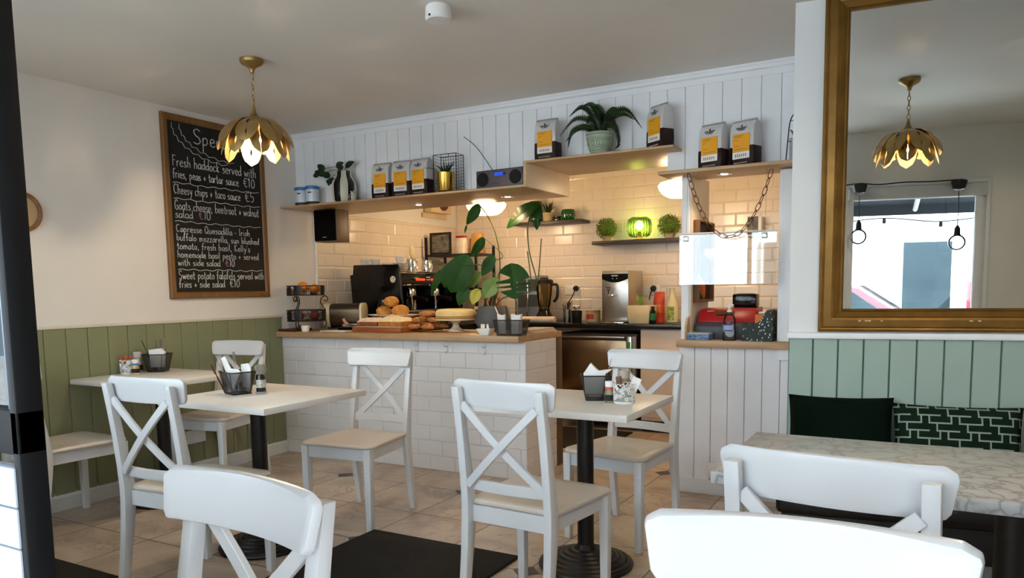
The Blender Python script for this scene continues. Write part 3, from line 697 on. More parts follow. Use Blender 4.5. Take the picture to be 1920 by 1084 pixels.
# ------------------------------------------------------------------ chalkboard with handwriting
GLY = {
'a': (5, '4.5,4.2 3,5 1.2,4 .5,2 1.2,.4 2.8,.3 4.4,2.2|4.6,5 4.6,1 5.2,0'), 'b': (5, '1,10 .8,5 .8,0|.8,3.5 2,5 4,4.2 4.3,2 3,.2 .8,.6'), 'c': (4.4, '4.2,4.2 2.6,5 .9,4 .6,1.8 1.8,.2 4.2,.8'),
'd': (5.2, '4.4,4 2.8,4.8 1,3.8 .6,1.6 2,.2 4.4,2|4.6,10 4.5,4 4.8,0'), 'e': (4.8, '.8,2.6 4.2,3 3.6,4.8 1.8,5 .7,3 1.2,.8 3,.1 4.5,1'), 'f': (3.8, '4,9.2 2.6,10 1.6,8 1.5,3 1.4,-.5|.2,5 3.4,5.2'),
'g': (5, '4.4,4.4 2.4,5 .8,3.4 1.2,1.2 3,1 4.4,3.6|4.5,5 4.4,-1 3,-3.4 .8,-2.6'), 'h': (5, '.9,10 .8,5 .8,0|.8,3 2.4,5 4,4.2 4.2,0'), 'i': (2, '1,5 1,0|1,7.3 1.15,7'),
'k': (4.6, '.9,10 .8,0|4,5.2 .9,2.4 4.2,0'), 'l': (2.2, '1,10 .9,2 1.6,0'), 'm': (7.2, '.8,5 .8,0|.8,3.4 2,5 3.2,4 3.3,0|3.3,3.4 4.6,5 6,4 6.2,0'), 'n': (5, '.8,5 .8,0|.8,3.2 2.4,5 4,4 4.2,0'),
'o': (4.8, '2.4,5 .8,4 .6,1.6 2,.1 3.8,.8 4.2,3 3.2,4.8 2.4,5'), 'p': (5, '.9,5 .8,-4|.8,3.6 2.2,5 4.2,4 4,1.6 2.4,.2 .8,1'), 'r': (3.8, '.8,5 .9,0|.9,3 2,4.8 3.6,4.8'), 's': (4.2, '3.8,4.4 2.2,5 .9,4 1.6,2.9 3.4,2.1 3.6,.7 2,0 .5,.6'),
't': (3.8, '1.8,8.6 1.7,1.4 2.6,0 3.6,.5|.2,5.4 3.6,5.6'), 'u': (5, '.8,5 .8,1.4 2,0 3.6,1 4.2,3|4.3,5 4.4,0'), 'v': (4.6, '.5,5 2.2,0 4.2,5'), 'w': (6.6, '.5,5 1.7,0 3.2,4 4.6,0 6.2,5'), 'y': (4.8, '.6,5 2.4,1|4.4,5 2.2,-2 .6,-3.8'), 'z': (4.6, '.6,4.9 4,4.9 .6,.1 4.2,.1'),
'S': (6, '5.4,9 3.4,10 1,8.6 1.6,6 4.4,4.4 5.2,2 3.4,0 .6,.8'), 'F': (5.4, '1,10 .9,0|1,10 5.2,9.8|1,5.4 4.2,5.4'), 'C': (6, '5.4,8.6 3.4,10 1.2,7.6 .8,3.4 2.4,.2 5.4,1.2'), 'G': (6.4, '5.4,8.6 3.4,10 1.2,7.6 .8,3.4 2.4,.2 5,.8 5.2,4 3.2,4'),
'Q': (6.8, '3.4,10 1,8 .7,3.6 2.4,.3 5,1.6 5.8,6 4.6,9.2 3.4,10|3.6,2.6 6.4,-.6'), 'I': (2.6, '1.2,10 1.2,0'), 'K': (5.6, '1,10 .9,0|4.8,10 1,4.8 5,0'),
'0': (5.4, '2.7,9.6 .9,7 .8,2.6 2.4,0 4.4,2.2 4.6,7 2.7,9.6'), '1': (2.8, '.6,8 1.6,9.8 1.5,0'), '5': (5, '4.4,9.6 1.4,9.6 1,5.6 3.2,6 4.4,3.6 3.2,.4 .7,.6'), '\u20ac': (6.2, '5.6,8.8 3.8,9.8 1.9,7.8 1.6,3 3.2,.2 5.6,1.2|.4,6 4.4,6.2|.3,4 4.2,4.1'),
'+': (5, '2.4,5 2.4,.6|.5,2.8 4.4,2.9'), ',': (2.4, '1.3,.8 .7,-1.6'), '-': (4, '.5,3 3.4,3.2'), "'": (1.8, '1,9.4 .8,7.8'), ' ': (3.4, '')}
def write(mb, text, P, x, y, size, r, jitter=0.25, maxw=None):
    """single-stroke handwriting; P(x, y) maps to the writing surface, size = cap height"""
    u = size/10
    wtot = sum(GLY.get(c, (4, ''))[0]+0.7 for c in text)*u
    sx = min(1.0, maxw/wtot) if maxw else 1.0
    for c in text:
        w, st = GLY.get(c, (4, ''))
        for s_ in st.split('|'):
            if not s_: continue
            pts = [tuple(map(float, q.split(','))) for q in s_.split()]
            pts = [(px+random.uniform(-jitter, jitter), py+random.uniform(-jitter, jitter)) for px, py in pts]
            if len(pts) > 2:
                pts = [(v.x, v.y) for v in smoothpath([(a, b, 0) for a, b in pts], 3)]
            mb.tube([P(x+px*u*sx, y+py*u) for px, py in pts], r, 5)
        x += (w+0.7)*u*sx
    return x
cbd = thing('chalkboard', 'black specials chalkboard in a wooden frame hung on the left wall', 'chalkboard', (0.0, -0.523, 1.765))
BW, BH = 0.822, 1.172
def BP(a, z): return (0.0185, -BW/2+a, BH/2-z)      # a from the left edge, z down from the top edge
fw = 0.045; mb = MB()
pr = [(0, 0.0), (0, 0.020), (0.006, 0.026), (0.034, 0.026), (fw-0.004, 0.020), (fw, 0.014)]
vs = []
for y, z, sy, sz in ((-BW/2, -BH/2, 1, 1), (BW/2, -BH/2, -1, 1), (BW/2, BH/2, -1, -1), (-BW/2, BH/2, 1, -1)):
    for a, d in pr: vs.append((d, y+sy*a, z+sz*a))
n = len(pr); fs = [(k*n+i, ((k+1) % 4)*n+i, ((k+1) % 4)*n+i+1, k*n+i+1) for k in range(4) for i in range(n-1)]
mb.add(vs, fs); obj('frame', mb, wood('board_frame_wood', '#6E4A20', '#80592A', 'z', 0.45), cbd, smooth=20)
obj('board', MB().box(0.004, 0.017, -BW/2+0.03, BW/2-0.03, -BH/2+0.03, BH/2-0.03), mat('slate_black', '#0A0A0B', 0.6, var=0.3, scale=3), cbd, smooth=0)
tx = MB(); red = MB(); r_ = 0.0022
rows = [(0.325, 'Fresh haddock served with', 0.068, 0.68), (0.400, 'fries, peas + tartar sauce ', 0.060, 0.54), (0.500, 'Cheesy chips + taco sauce ', 0.062, 0.55),
        (0.600, 'Goats cheese, beetroot + walnut', 0.062, 0.69), (0.652, 'salad ', 0.054, 0.2), (0.742, 'Capresse Quesadilla - Irish', 0.048, 0.60), (0.797, 'buffalo mozzarella, sun blushed', 0.046, 0.68),
        (0.852, "tomato, fresh basil, Kelly's", 0.046, 0.60), (0.906, 'homemade basil pesto + served', 0.046, 0.67), (0.958, 'with side salad ', 0.046, 0.37), (1.045, 'Sweet potato falafels served with', 0.054, 0.71), (1.100, 'fries + side salad ', 0.050, 0.38)]
price = {1: '\u20ac10', 2: '\u20ac5', 4: '\u20ac10', 9: '\u20ac10', 11: '\u20ac10'}
BS = lambda a, b: BP(a, -b)
write(tx, 'Specials', BS, 0.230, -0.165, 0.100, 0.0028)
for i, (z, s, h, w) in enumerate(rows):
    x = write(tx, s, BS, 0.062, -z, h, r_, maxw=w)
    if i in price:
        if i in (4, 9):
            rm_ = MB(); x = write(rm_, price[i][0], BS, x+0.02, -z, h*1.1, r_); obj('price_mark', rm_, mat('chalk_pink', '#B07A80', 0.9, var=0.15, scale=60), cbd, smooth=0); write(tx, price[i][1:], BS, x, -z, h*1.1, r_)
        else: write(tx, price[i], BS, x+0.02, -z, h*1.1, r_)
def wave(z, x0, x1, amp=0.004):
    tx.tube([BS(x0+(x1-x0)*k/40, -z+amp*math.sin(k*1.15)+0.002*math.sin(k*0.37)) for k in range(41)], r_, 5)
for z in (0.432, 0.532, 0.676, 0.985): wave(z, 0.06, 0.76)
for dx, dz in ((0.0, 0.0), (0.055, -0.02)):      # double scalloped arc under the heading
    pts = []
    for k in range(9):
        t_ = k/8; a = PI+t_*PI/2; pts.append((0.075+dx+0.42*(1+math.cos(a)), -(0.055+(0.21+dz)*-math.sin(a))))
    sc = []
    for p, q in zip(pts[:-1], pts[1:]):
        mx_, my = (p[0]+q[0])/2, (p[1]+q[1])/2; sc += [p, (mx_-0.008, my-0.014), q]
    tx.tube([BS(*p) for p in sc], 0.0018, 5)
obj('handwriting', tx, mat('chalk_white', '#C9C9C6', 0.9, var=0.15, scale=60), cbd, smooth=0)

# ------------------------------------------------------------------ pendant lamps of gilt leaves
def leaf_lamp(label, x, y):
    t = thing('pendant_lamp', label, 'pendant lamp', (x, y, HC), 0, 'gilt leaf pendant lamps')
    obj('canopy', MB().lathe([(0.058, 0), (0.058, -0.014), (0.052, -0.024), (0.020, -0.042), (0.012, -0.055), (0.010, -0.068)], 28), mat('aged_brass', '#9C8350', 0.4, metal=0.9, var=0.1), t)
    ch = MB(); z = -0.070; k = 0
    while z > -0.236:
        a = 0.010; pts = []
        for i in range(14):
            w = 2*PI*i/14; u = a*0.8*math.cos(w); v = 0.0165*math.sin(w)
            pts.append((u, 0, z-0.014+v) if k % 2 else (0, u, z-0.014+v))
        ch.tube(pts, 0.0021, 6, closed=True); z -= 0.0265; k += 1
    obj('chain', ch, mat('aged_brass'), t)
    obj('cap', MB().lathe([(0.007, -0.236), (0.009, -0.250), (0.013, -0.265), (0.026, -0.285), (0.052, -0.302), (0.060, -0.307)], 28, cap0=True, cap1=True), mat('aged_brass'), t)
    rnd = random.Random(3)
    def leafp(ang, r0, z0, r1, z1, w, tilt, nm):
        mb = MB(); rows = 14
        left, right = [], []
        def pos(u, s):
            # arc from the crown outwards and down
            th = u*1.42; rr = r0+(r1-r0)*math.sin(th)/math.sin(1.42); zz = z0+(z1-z0)*(1-math.cos(th))/(1-math.cos(1.42))
            q = s; a = ang+q/max(rr, 0.05)*0.93
            return (rr*math.cos(a), rr*math.sin(a), zz+tilt*q-0.9*q*q)
        for side in (-1, 1):
            grid = []
            for i in range(rows+1):
                u = i/rows
                hw = w*(0.34+0.66*math.sin(min(1, u*1.35)*PI/2))*(1.0 if u < 0.62 else math.sqrt(max(0.0, 1-((u-0.62)/0.38)**2))) + 0.001
                notch = 0.0
                inner = 0.0062 if (i % 5) in (1, 2) and 0.15 < u < 0.85 else 0.0006
                grid.append([pos(u, side*inner), pos(u, side*(inner+(hw-inner)*0.5)), pos(u, side*max(inner+0.0005, hw-notch))])
            mb.sheet(grid, 0.0012)
        obj(nm, mb, GOLD, t, smooth=50)
    for k in range(8): leafp(2*PI*k/8+0.2, 0.045, -0.303, 0.168, -0.498+rnd.uniform(-0.012, 0.012), 0.060, rnd.uniform(-0.15, 0.15), 'leaf')
    for k in range(8): leafp(2*PI*k/8+0.2+PI/8, 0.045, -0.298, 0.190, -0.440+rnd.uniform(-0.02, 0.008), 0.062, rnd.uniform(-0.2, 0.2), 'leaf')
    obj('bulb', MB().sphere((0, 0, -0.400), 0.026, 16, 12, sz=1.2), lamp_glass('bulb_lit', '#FFD48A', 22.0), t)
    obj('socket', MB().lathe([(0.016, -0.307), (0.016, -0.375), (0.013, -0.38)], 16), mat('aged_brass'), t)
    point('pendant_light', (x, y, HC-0.435), 11.0, (1.0, 0.78, 0.52), 0.02)
leaf_lamp('gilt leaf pendant lamp hanging before the chalkboard', 1.200, -1.262)
leaf_lamp('gilt leaf pendant lamp seen only in the mirror', 4.487, -2.071)

sd = thing('smoke_alarm', 'white round smoke alarm on the ceiling', 'smoke alarm', (2.415, -1.352, HC))
obj('housing', MB().lathe([(0.050, 0), (0.050, -0.004), (0.054, -0.006), (0.056, -0.050), (0.050, -0.058), (0.0005, -0.060)], 32), WHITEP, sd)
obj('sensor', MB().box(-0.012, -0.002, -0.057, -0.052, -0.052, -0.044), BLACK, sd)

# ------------------------------------------------------------------ kitchen pendants
def bowl_pendant(label, x, y, zb, dz=0.115):
    t = thing('bowl_pendant', label, 'pendant lamp', (x, y, zb), 0, 'cream glass bowl pendants')
    obj('shade', MB().lathe([(0.10, 0.0), (0.135, 0.020), (0.165, 0.055), (0.175, 0.085), (0.160, 0.105), (0.06, dz+0.02), (0.02, dz+0.03)], 36), lamp_glass('cream_glass_lit', '#FFE3A0', 2.6), t)
    obj('cord', MB().tube([(0, 0, dz+0.03), (0, 0, HC-zb-0.03)], 0.004, 8), BLACK, t)
    obj('canopy', MB().lathe([(0.05, HC-zb), (0.045, HC-zb-0.03), (0.006, HC-zb-0.035)], 24), WHITEP, t)
    point('bowl_pendant_light', (x, y, zb-0.06), 5.5, WARM, 0.10)
bowl_pendant('lit cream glass pendant below the long shelf behind the monstera', 0.855, 1.60, 1.858)
bowl_pendant('lit cream glass pendant left of the till window', 2.615, 1.50, 1.872)

# ------------------------------------------------------------------ display shelf things
Z1, Z2, Z3 = 1.846, 1.9855, 1.8455
DK = mat('bag_brown_foil', '#2A1A19', 0.5, var=0.15, scale=30, spec=0.25); SILV = mat('bag_white_foil', '#CFCFCF', 0.38, var=0.06, scale=20)
YEL = mat('bag_yellow_label', '#F0A81C', 0.6, var=0.03); INK = mat('label_ink', '#2A2422', 0.8)
def coffee_bag():
    t = thing('coffee_bag', 'x', 'coffee bag', (0, 0, 0), 0, 'coffee bags')
    w, d, h = 0.072, 0.040, 0.245; K = 10
    def ring(z, sx, sy, pinch):
        return [(-w*sx, -d*sy, z), (0, -d*sy-0.003, z), (w*sx, -d*sy, z), (w*sx-pinch, 0, z), (w*sx, d*sy, z), (0, d*sy+0.003, z), (-w*sx, d*sy, z), (-w*sx+pinch, 0, z)]
    lv = [(0.0, .94, .92, 0), (0.006, 1, 1, 0), (0.05, 1.01, 1.03, 0.0), (0.100, 1.0, 1.0, 0.001)]
    def skin(lv, mm, nm):
        vs = [p for l in lv for p in ring(*l)]; n = 8
        fs = [(i*n+k, i*n+(k+1) % n, (i+1)*n+(k+1) % n, (i+1)*n+k) for i in range(len(lv)-1) for k in range(n)]+[tuple(reversed(range(n))), tuple(range((len(lv)-1)*n, len(lv)*n))]
        return obj(nm, MB().add(vs, fs), mm, t, bevel=0.003, smooth=50)
    skin(lv, DK, 'lower_bag')
    skin([(0.1005, 1.0, 1.0, 0.001), (0.16, .99, .97, 0.003), (0.205, .98, .80, 0.008), (0.228, .98, .42, 0.004), (0.236, .98, .12, 0.001), (h, .97, .10, 0.0)], SILV, 'upper_bag')
    obj('fold', MB().box(-w*.98, w*.98, -0.012, -0.004, 0.226, 0.240), mat('bag_fold', '#8F8F92', 0.4), t, bevel=0.003)
    y = -d-0.0052
    obj('label', MB().box(-0.050, 0.050, y-0.0006, y+0.004, 0.072, 0.165), YEL, t)
    obj('sub_label', MB().box(-0.050, 0.050, y-0.0006, y+0.004, 0.036, 0.0715), PAPER, t)
    pr = MB(); rr = random.Random(5)
    for z, x1 in ((0.154, 0.012), (0.147, 0.0), (0.132, -0.02), (0.100, -0.01), (0.084, 0.035)): pr.box(-0.040, x1, y-0.0009, y-0.0004, z, z+0.0026)
    for k in range(6): pr.box(-0.034+k*0.012, -0.028+k*0.012, y-0.0009, y-0.0004, 0.045, 0.060)
    obj('lettering', pr, mat('faded_ink', '#9A7A34', 0.8), t, smooth=0)
    em = MB(); ye = -d*0.93-0.0048
    em.cur = 0
    E_ = lambda a, b: (a, ye+(b-0.196)*0.20, b)
    em.tube([E_(-0.004, 0.205), E_(0.003, 0.200), E_(-0.002, 0.192), E_(0.005, 0.184)], 0.0028, 5); em.sphere(E_(0.002, 0.208), 0.0035, 8, 6)
    for s in (-1, 1):
        for k in range(3): em.tube([E_(s*0.007, 0.196-k*0.003), E_(s*(0.022-k*0.004), 0.199-k*0.004), E_(s*(0.034-k*0.006), 0.197-k*0.006)], 0.0012, 4)
        em.tube([E_(s*0.003, 0.183), E_(s*0.018, 0.184)], 0.0012, 4)
    obj('emblem', em, INK, t, smooth=0)
    wl = MB()
    for k in range(9): wl.box(-0.042+k*0.009, -0.0365+k*0.009, -d*1.0-0.0054, -d-0.0022, 0.012, 0.0175)
    obj('lettering', wl, mat('bag_lettering', '#B9A8A0', 0.7), t, smooth=0)
    return t
cb0 = coffee_bag()
bagl = [((0.918, 0.118, Z1), 2, 'white and brown coffee bag with yellow label, nearest the striped vase'),
        ((1.092, 0.118, Z1), 6, 'white and brown coffee bag with yellow label, middle of the three on the long shelf'),
        ((1.252, 0.112, Z1), -3, 'white and brown coffee bag with yellow label beside the wire basket plant'),
        ((2.200, 0.105, Z2), -2, 'white and brown coffee bag left of the fern on the raised shelf'),
        ((2.895, 0.125, Z2), -33, 'coffee bag turned sideways right of the fern on the raised shelf'),
        ((3.196, 0.130, Z3), -18, 'left of the two coffee bags above the till window'),
        ((3.366, 0.130, Z3), -20, 'right of the two coffee bags above the till window')]
for i, (l, a, lab) in enumerate(bagl):
    o = cb0 if i == 0 else dup(cb0, l, R(a), lab)
    o.location = l; o.rotation_euler = (0, 0, R(a)); o['label'] = lab
def tub(label, x, y):
    t = thing('sweetener_tub', label, 'tub', (x, y, Z1), R(20), 'blue lidded tubs')
    obj('body', MB().lathe([(0.046, 0.0), (0.049, 0.004), (0.049, 0.112), (0.046, 0.115)], 28), mat('frosted_tub', '#C9D6E2', 0.3, var=0.03), t)
    obj('contents', MB().lathe([(0.0495, 0.003), (0.0500, 0.006), (0.0500, 0.022), (0.0495, 0.024)], 28), mat('dark_beans', '#2C2A2E', 0.6, var=0.5, scale=90), t)
    obj('lid', MB().lathe([(0.052, 0.112), (0.053, 0.114), (0.053, 0.132), (0.048, 0.136), (0.001, 0.136)], 28), mat('blue_lid', '#2E6FB4', 0.35), t)
    m = MB(); m.box(-0.014, 0.012, -0.0500, -0.0475, 0.084, 0.092); obj('logo', m, INK, t)
tub('white tub with a blue lid at the left end of the long shelf', 0.150, 0.115)
tub('white tub with a blue lid beside the striped vase', 0.262, 0.110)

def leaf_mesh(base, tip, width, up, curl=0.0, notch=0, th=0.0008, heart=0.0, splits=()):
    """a leaf from base to tip; up is the side its face turns to; splits are (u, side) cuts at the margin"""
    b, t = Vector(base), Vector(tip); ax = t-b; L_ = ax.length; ax.normalize(); up = Vector(up); sd = ax.cross(up).normalized(); up = sd.cross(ax).normalized()
    mb = MB(); N_ = 28
    def half(u): return width/2*max(0.0, math.sin(PI*min(1, u)**0.72))**0.8
    for s in (-1, 1):
        grid = []
        for i in range(N_+1):
            u = i/N_; h = half(u)+0.0004; cut = 1.0
            for cu, cs in splits:
                if cs == s and abs(u-cu) < 0.045: cut = 0.18
            hb = heart*width*max(0, 1-u*3.2)
            row = []
            for k in range(5):
                w = k/4; q = min(w, cut)*h
                p = b+ax*(u*L_-hb*w)+sd*(s*q)+up*(-curl*(u-0.3)**2*L_+0.22*q*(1-0.4*w)-0.05*(u*L_)*0)
                row.append(p)
            grid.append(row)
        mb.sheet(grid, th)
    return mb
GRN = mat('dark_leaf_green', '#16301A', 0.5, var=0.35, scale=14); GRN2 = mat('deep_leaf', '#1D3A1C', 0.4, var=0.3, scale=10); STEM = mat('stem_green', '#4A5A2C', 0.5, var=0.2)
# striped vase with a leafy spray
vs_ = thing('striped_vase', 'black and cream striped vase with dark leaves spilling to the left', 'vase', (0.552, 0.128, Z1))
prof = [(0.070, 0.0), (0.083, 0.010), (0.088, 0.06), (0.088, 0.125), (0.080, 0.150), (0.060, 0.178), (0.054, 0.195), (0.055, 0.218), (0.050, 0.222), (0.046, 0.200)]
mb = MB(); n = 40
for i in range(len(prof)-1):
    for k in range(n):
        mb.cur = 1 if (k//4) % 2 else 0
        q = []
        for (r, z), kk in ((prof[i], k), (prof[i], k+1), (prof[i+1], k+1), (prof[i+1], k)):
            a = 2*PI*kk/n+0.1; q.append((r*math.cos(a), r*math.sin(a), z))
        mb.add(q, [(0, 1, 2, 3)])
mb.cur = 0; mb.add([(0.070*math.cos(2*PI*k/n+.1), 0.070*math.sin(2*PI*k/n+.1), 0) for k in range(n)], [tuple(range(n))])
o = obj('body', mb, [mat('vase_cream', '#D6D2C2', 0.3), mat('vase_black', '#121110', 0.25)], vs_, smooth=60)
bm = bmesh.new(); bm.from_mesh(o.data); bmesh.ops.remove_doubles(bm, verts=bm.verts, dist=1e-5); bmesh.ops.recalc_face_normals(bm, faces=bm.faces); bm.to_mesh(o.data); bm.free()
sp = thing('leaf_spray', 'spray of dark oval leaves in the striped vase', 'plant', (0.552, 0.128, Z1+0.2))
for a, b_ in (((0.02, 0, 0.05), (0.095, 0, 0.085)), ((-0.06, -0.01, 0.055), (0.005, -0.01, 0.085)), ((-0.16, -0.02, 0.04), (-0.225, -0.03, 0.088)), ((-0.15, -0.02, 0.005), (-0.26, -0.03, 0.048)), ((-0.10, -0.03, -0.01), (-0.18, -0.035, 0.022)), ((-0.05, -0.03, -0.045), (-0.145, -0.04, -0.038)), ((-0.20, -0.03, 0.012), (-0.275, -0.03, 0.016)), ((-0.02, 0, 0.03), (-0.03, 0, 0.075)), ((-0.10, -0.03, -0.03), (-0.115, -0.04, -0.075))):
    obj('leaf', leaf_mesh(a, b_, 0.048, (0.1, -1, 0.25), 0.3), GRN, sp, smooth=60)
st = MB(); st.tube(smoothpath([(0, 0, -0.02), (-0.05, -0.01, 0.035), (-0.14, -0.02, 0.025), (-0.22, -0.03, 0.01)]), 0.002, 6); st.tube(smoothpath([(0, 0, -0.02), (-0.04, -0.01, 0.05), (-0.12, -0.02, 0.055), (-0.17, -0.02, 0.05)]), 0.002, 6); st.tube([(0, 0, -0.02), (0.02, 0, 0.05)], 0.002, 6); st.tube(smoothpath([(0, 0, -0.01), (-0.06, -0.02, 0.0), (-0.1, -0.03, -0.03)]), 0.002, 6)
obj('stem', st, STEM, sp)
eg = thing('egg_ornament', 'small black and white egg ornament in front of the striped vase', 'ornament', (0.668, 0.082, Z1))
obj('body', MB().lathe([(0.012, 0), (0.024, 0.012), (0.027, 0.028), (0.022, 0.045), (0.010, 0.058), (0.004, 0.062)], 20), mat('vase_cream'), eg)
obj('stripe', MB().lathe([(0.0255, 0.008), (0.0290, 0.028), (0.023, 0.048)], 6, M=Matrix.Translation((0, -0.003, 0)) @ Matrix.Diagonal((0.35, 1, 1, 1))), mat('vase_black'), eg)
obj('bow', MB().tube(smoothpath([(-0.018, 0, 0.07), (0, 0, 0.060), (0.018, 0, 0.072)]), 0.003, 6), mat('vase_cream'), eg)
# wire basket plant in a gold pot
def wire_cage(t, w, d, h, m):
    c = MB(); r = 0.0026
    for z in (0.003, h): c.tube([(x, y, z) for x, y in ((-w, -d), (w, -d), (w, d), (-w, d))], r, 6, closed=True)
    for x in (-w, w):
        for y in (-d, d): c.tube([(x, y, 0), (x, y, h)], r, 6)
    for k in range(1, 9): c.tube([(-w+2*w*k/9, d, 0.003), (-w+2*w*k/9, d, h)], 0.0011, 5)
    for k in range(1, 12): c.tube([(-w, d, h*k/12), (w, d, h*k/12)], 0.0011, 5)
    for s in (-1, 1):
        for k in range(1, 12): c.tube([(s*w, -d, h*k/12), (s*w, d, h*k/12)], 0.0009, 5)
    c.tube([(-0.03, -d, h-0.002), (-0.03, -d, h-0.018), (0.03, -d, h-0.018), (0.03, -d, h-0.002)], 0.0022, 6)
    return obj('wire_frame', c, BLACK, t)
def aloe(nm, m, t, n, ln, z0, rnd, rad=0.012, wd=0.020):
    for k in range(n):
        a = 2*PI*k/n*1.0+rnd.uniform(-0.3, 0.3); e = rnd.uniform(0.25, 0.95); l = ln*rnd.uniform(0.7, 1.05)
        p0 = (rad*math.cos(a), rad*math.sin(a), z0); p1 = (rad*math.cos(a)+l*math.cos(a)*math.sin(e), rad*math.sin(a)+l*math.sin(a)*math.sin(e), z0+l*math.cos(e))
        pts = smoothpath([p0, ((p0[0]*0.55+p1[0]*0.45), (p0[1]*0.55+p1[1]*0.45), (p0[2]+p1[2])/2+0.012), p1], 5)
        mb = MB().tube(pts, wd/2, 6, rs=[wd/2*(1-(i/(len(pts)-1))**1.4)+0.0006 for i in range(len(pts))], flat=0.4)
        obj(nm, mb, m, t)
cg = thing('wire_basket_holder', 'black wire basket holder on the long shelf around a gold pot', 'basket', (1.463, 0.118, Z1), R(3)); wire_cage(cg, 0.086, 0.048, 0.243, BLACK)
gp = thing('aloe_pot', 'spiky aloe in a brushed gold pot inside the wire holder', 'potted plant', (1.460, 0.085, Z1+0.0065))
obj('pot', MB().lathe([(0.050, 0), (0.052, 0.004), (0.062, 0.118), (0.060, 0.120), (0.055, 0.106)], 32, cap1=False), mat('brushed_gold', '#C9A24A', 0.25, metal=1.0, var=0.05, scale=8, stretch=(14, 14, 1)), gp)
obj('soil', MB().lathe([(0.001, 0.104), (0.0555, 0.104), (0.0555, 0.106), (0.001, 0.108)], 24), mat('soil', '#1E1612', 0.95), gp)
aloe('leaf', GRN2, gp, 11, 0.105, 0.105, random.Random(11))
for s in (-1, 1): obj('leaf', MB().tube(smoothpath([(0.02*s, -0.03, 0.11), (0.06*s, -0.06, 0.145), (0.105*s, -0.075, 0.150), (0.12*s, -0.08, 0.158)]), 0.006, 6, rs=[0.007*(1-i/18)+0.0006 for i in range(19)], flat=0.4), GRN2, gp)
# radio
rd = thing('table_radio', 'grey table radio with two round speakers and a raised aerial', 'radio', (1.872, 0.125, Z1), R(-3))
obj('body', MB().box(-0.178, 0.178, -0.045, 0.055, 0.001, 0.114), BLACKP, rd, bevel=0.006)
obj('front_panel', MB().box(-0.171, 0.171, -0.049, -0.0455, 0.006, 0.108), mat('radio_grey', '#5B5358', 0.4, var=0.05), rd, bevel=0.002)
for s in (-1, 1): obj('speaker', MB().lathe([(0.001, 0), (0.041, 0), (0.043, 0.003), (0.043, 0.006), (0.039, 0.005), (0.001, 0.003)], 28, M=Matrix.Translation((s*0.122, -0.0493, 0.056)) @ Matrix.Rotation(PI/2, 4, 'X')), mat('speaker_cloth', '#141214', 0.8), rd)
obj('display', MB().box(-0.034, 0.034, -0.0505, -0.0485, 0.073, 0.094), mat('blue_display', '#1B3FA0', 0.2, emit='#2B5CFF', estr=0.25), rd)
obj('dial', MB().lathe([(0.009, 0), (0.008, 0.006), (0.001, 0.006)], 16, M=Matrix.Translation((0.040, -0.0493, 0.083)) @ Matrix.Rotation(PI/2, 4, 'X')), BLACK, rd)
for k in range(8): obj('button', MB().box(-0.066+k*0.018, -0.059+k*0.018, -0.0515, -0.0488, 0.023, 0.029), mat('radio_button', '#8A3A44' if k > 2 else '#111111', 0.4) if k in (2, 3) else (mat('radio_button_red', '#9A4450', 0.4) if k > 2 else BLACK), rd)
obj('aerial', MB().tube(smoothpath([(-0.098, 0.045, 0.11), (-0.165, 0.048, 0.20), (-0.245, 0.05, 0.295), (-0.335, 0.05, 0.365)]), 0.0022, 6), mat('dark_aerial', '#2C2C2E', 0.3, metal=0.8), rd)
# fern in a patterned pot
fp = thing('fern_pot', 'green-white patterned pot holding the fern on the raised shelf', 'pot', (2.535, 0.115, Z2))
obj('pot', MB().lathe([(0.050, 0.0), (0.054, 0.003), (0.072, 0.055), (0.079, 0.100), (0.079, 0.122), (0.075, 0.125), (0.071, 0.110)], 40, cap1=False), mat('celadon_glaze', '#A6B59C', 0.45, var=0.12, scale=30), fp)
pt = MB()
def ringz(z, r, th=0.0012): pt.tube([(r*math.cos(2*PI*k/48), r*math.sin(2*PI*k/48), z) for k in range(48)], th, 5, closed=True)
def rad(z): 
    pr_ = [(0.0, .050), (0.003, .054), (0.055, .072), (0.100, .079), (0.125, .079)]
    for (z0, a), (z1, b) in zip(pr_[:-1], pr_[1:]):
        if z <= z1: return a+(b-a)*(z-z0)/(z1-z0)
    return 0.079
for z in (0.018, 0.036, 0.044, 0.074, 0.082, 0.108): ringz(z, rad(z)+0.0003)
for k in range(36):
    a0, a1 = 2*PI*k/36, 2*PI*(k+0.5)/36
    for z, hz in ((0.022, 0.010), (0.086, 0.009), (0.110, 0.008)):
        pt.tube([(rad(z)*1.006*math.cos(a0), rad(z)*1.006*math.sin(a0), z), (rad(z+hz)*1.006*math.cos(a1), rad(z+hz)*1.006*math.sin(a1), z+hz)], 0.0011, 4)
for k in range(14):
    c_ = 2*PI*k/14
    pt.tube([((rad(0.059+0.010*math.sin(w))*1.004)*math.cos(c_+0.13*math.cos(w)), (rad(0.059+0.010*math.sin(w))*1.004)*math.sin(c_+0.13*math.cos(w)), 0.059+0.010*math.sin(w)) for w in [2*PI*i/12 for i in range(12)]], 0.0011, 4, closed=True)
obj('pattern', pt, mat('dark_celadon', '#5E6C58', 0.6), fp, smooth=0)
obj('soil', MB().lathe([(0.001, 0.104), (0.073, 0.104), (0.073, 0.106), (0.001, 0.110)], 24), mat('soil'), fp)
fn = thing('fern', 'bushy fern with arching fronds between two coffee bags', 'plant', (2.535, 0.115, Z2+0.108))
FERN = mat('fern_green', '#1F3A18', 0.45, var=0.35, scale=30); FERN2 = mat('fern_dark', '#16260F', 0.5, var=0.3, scale=30)
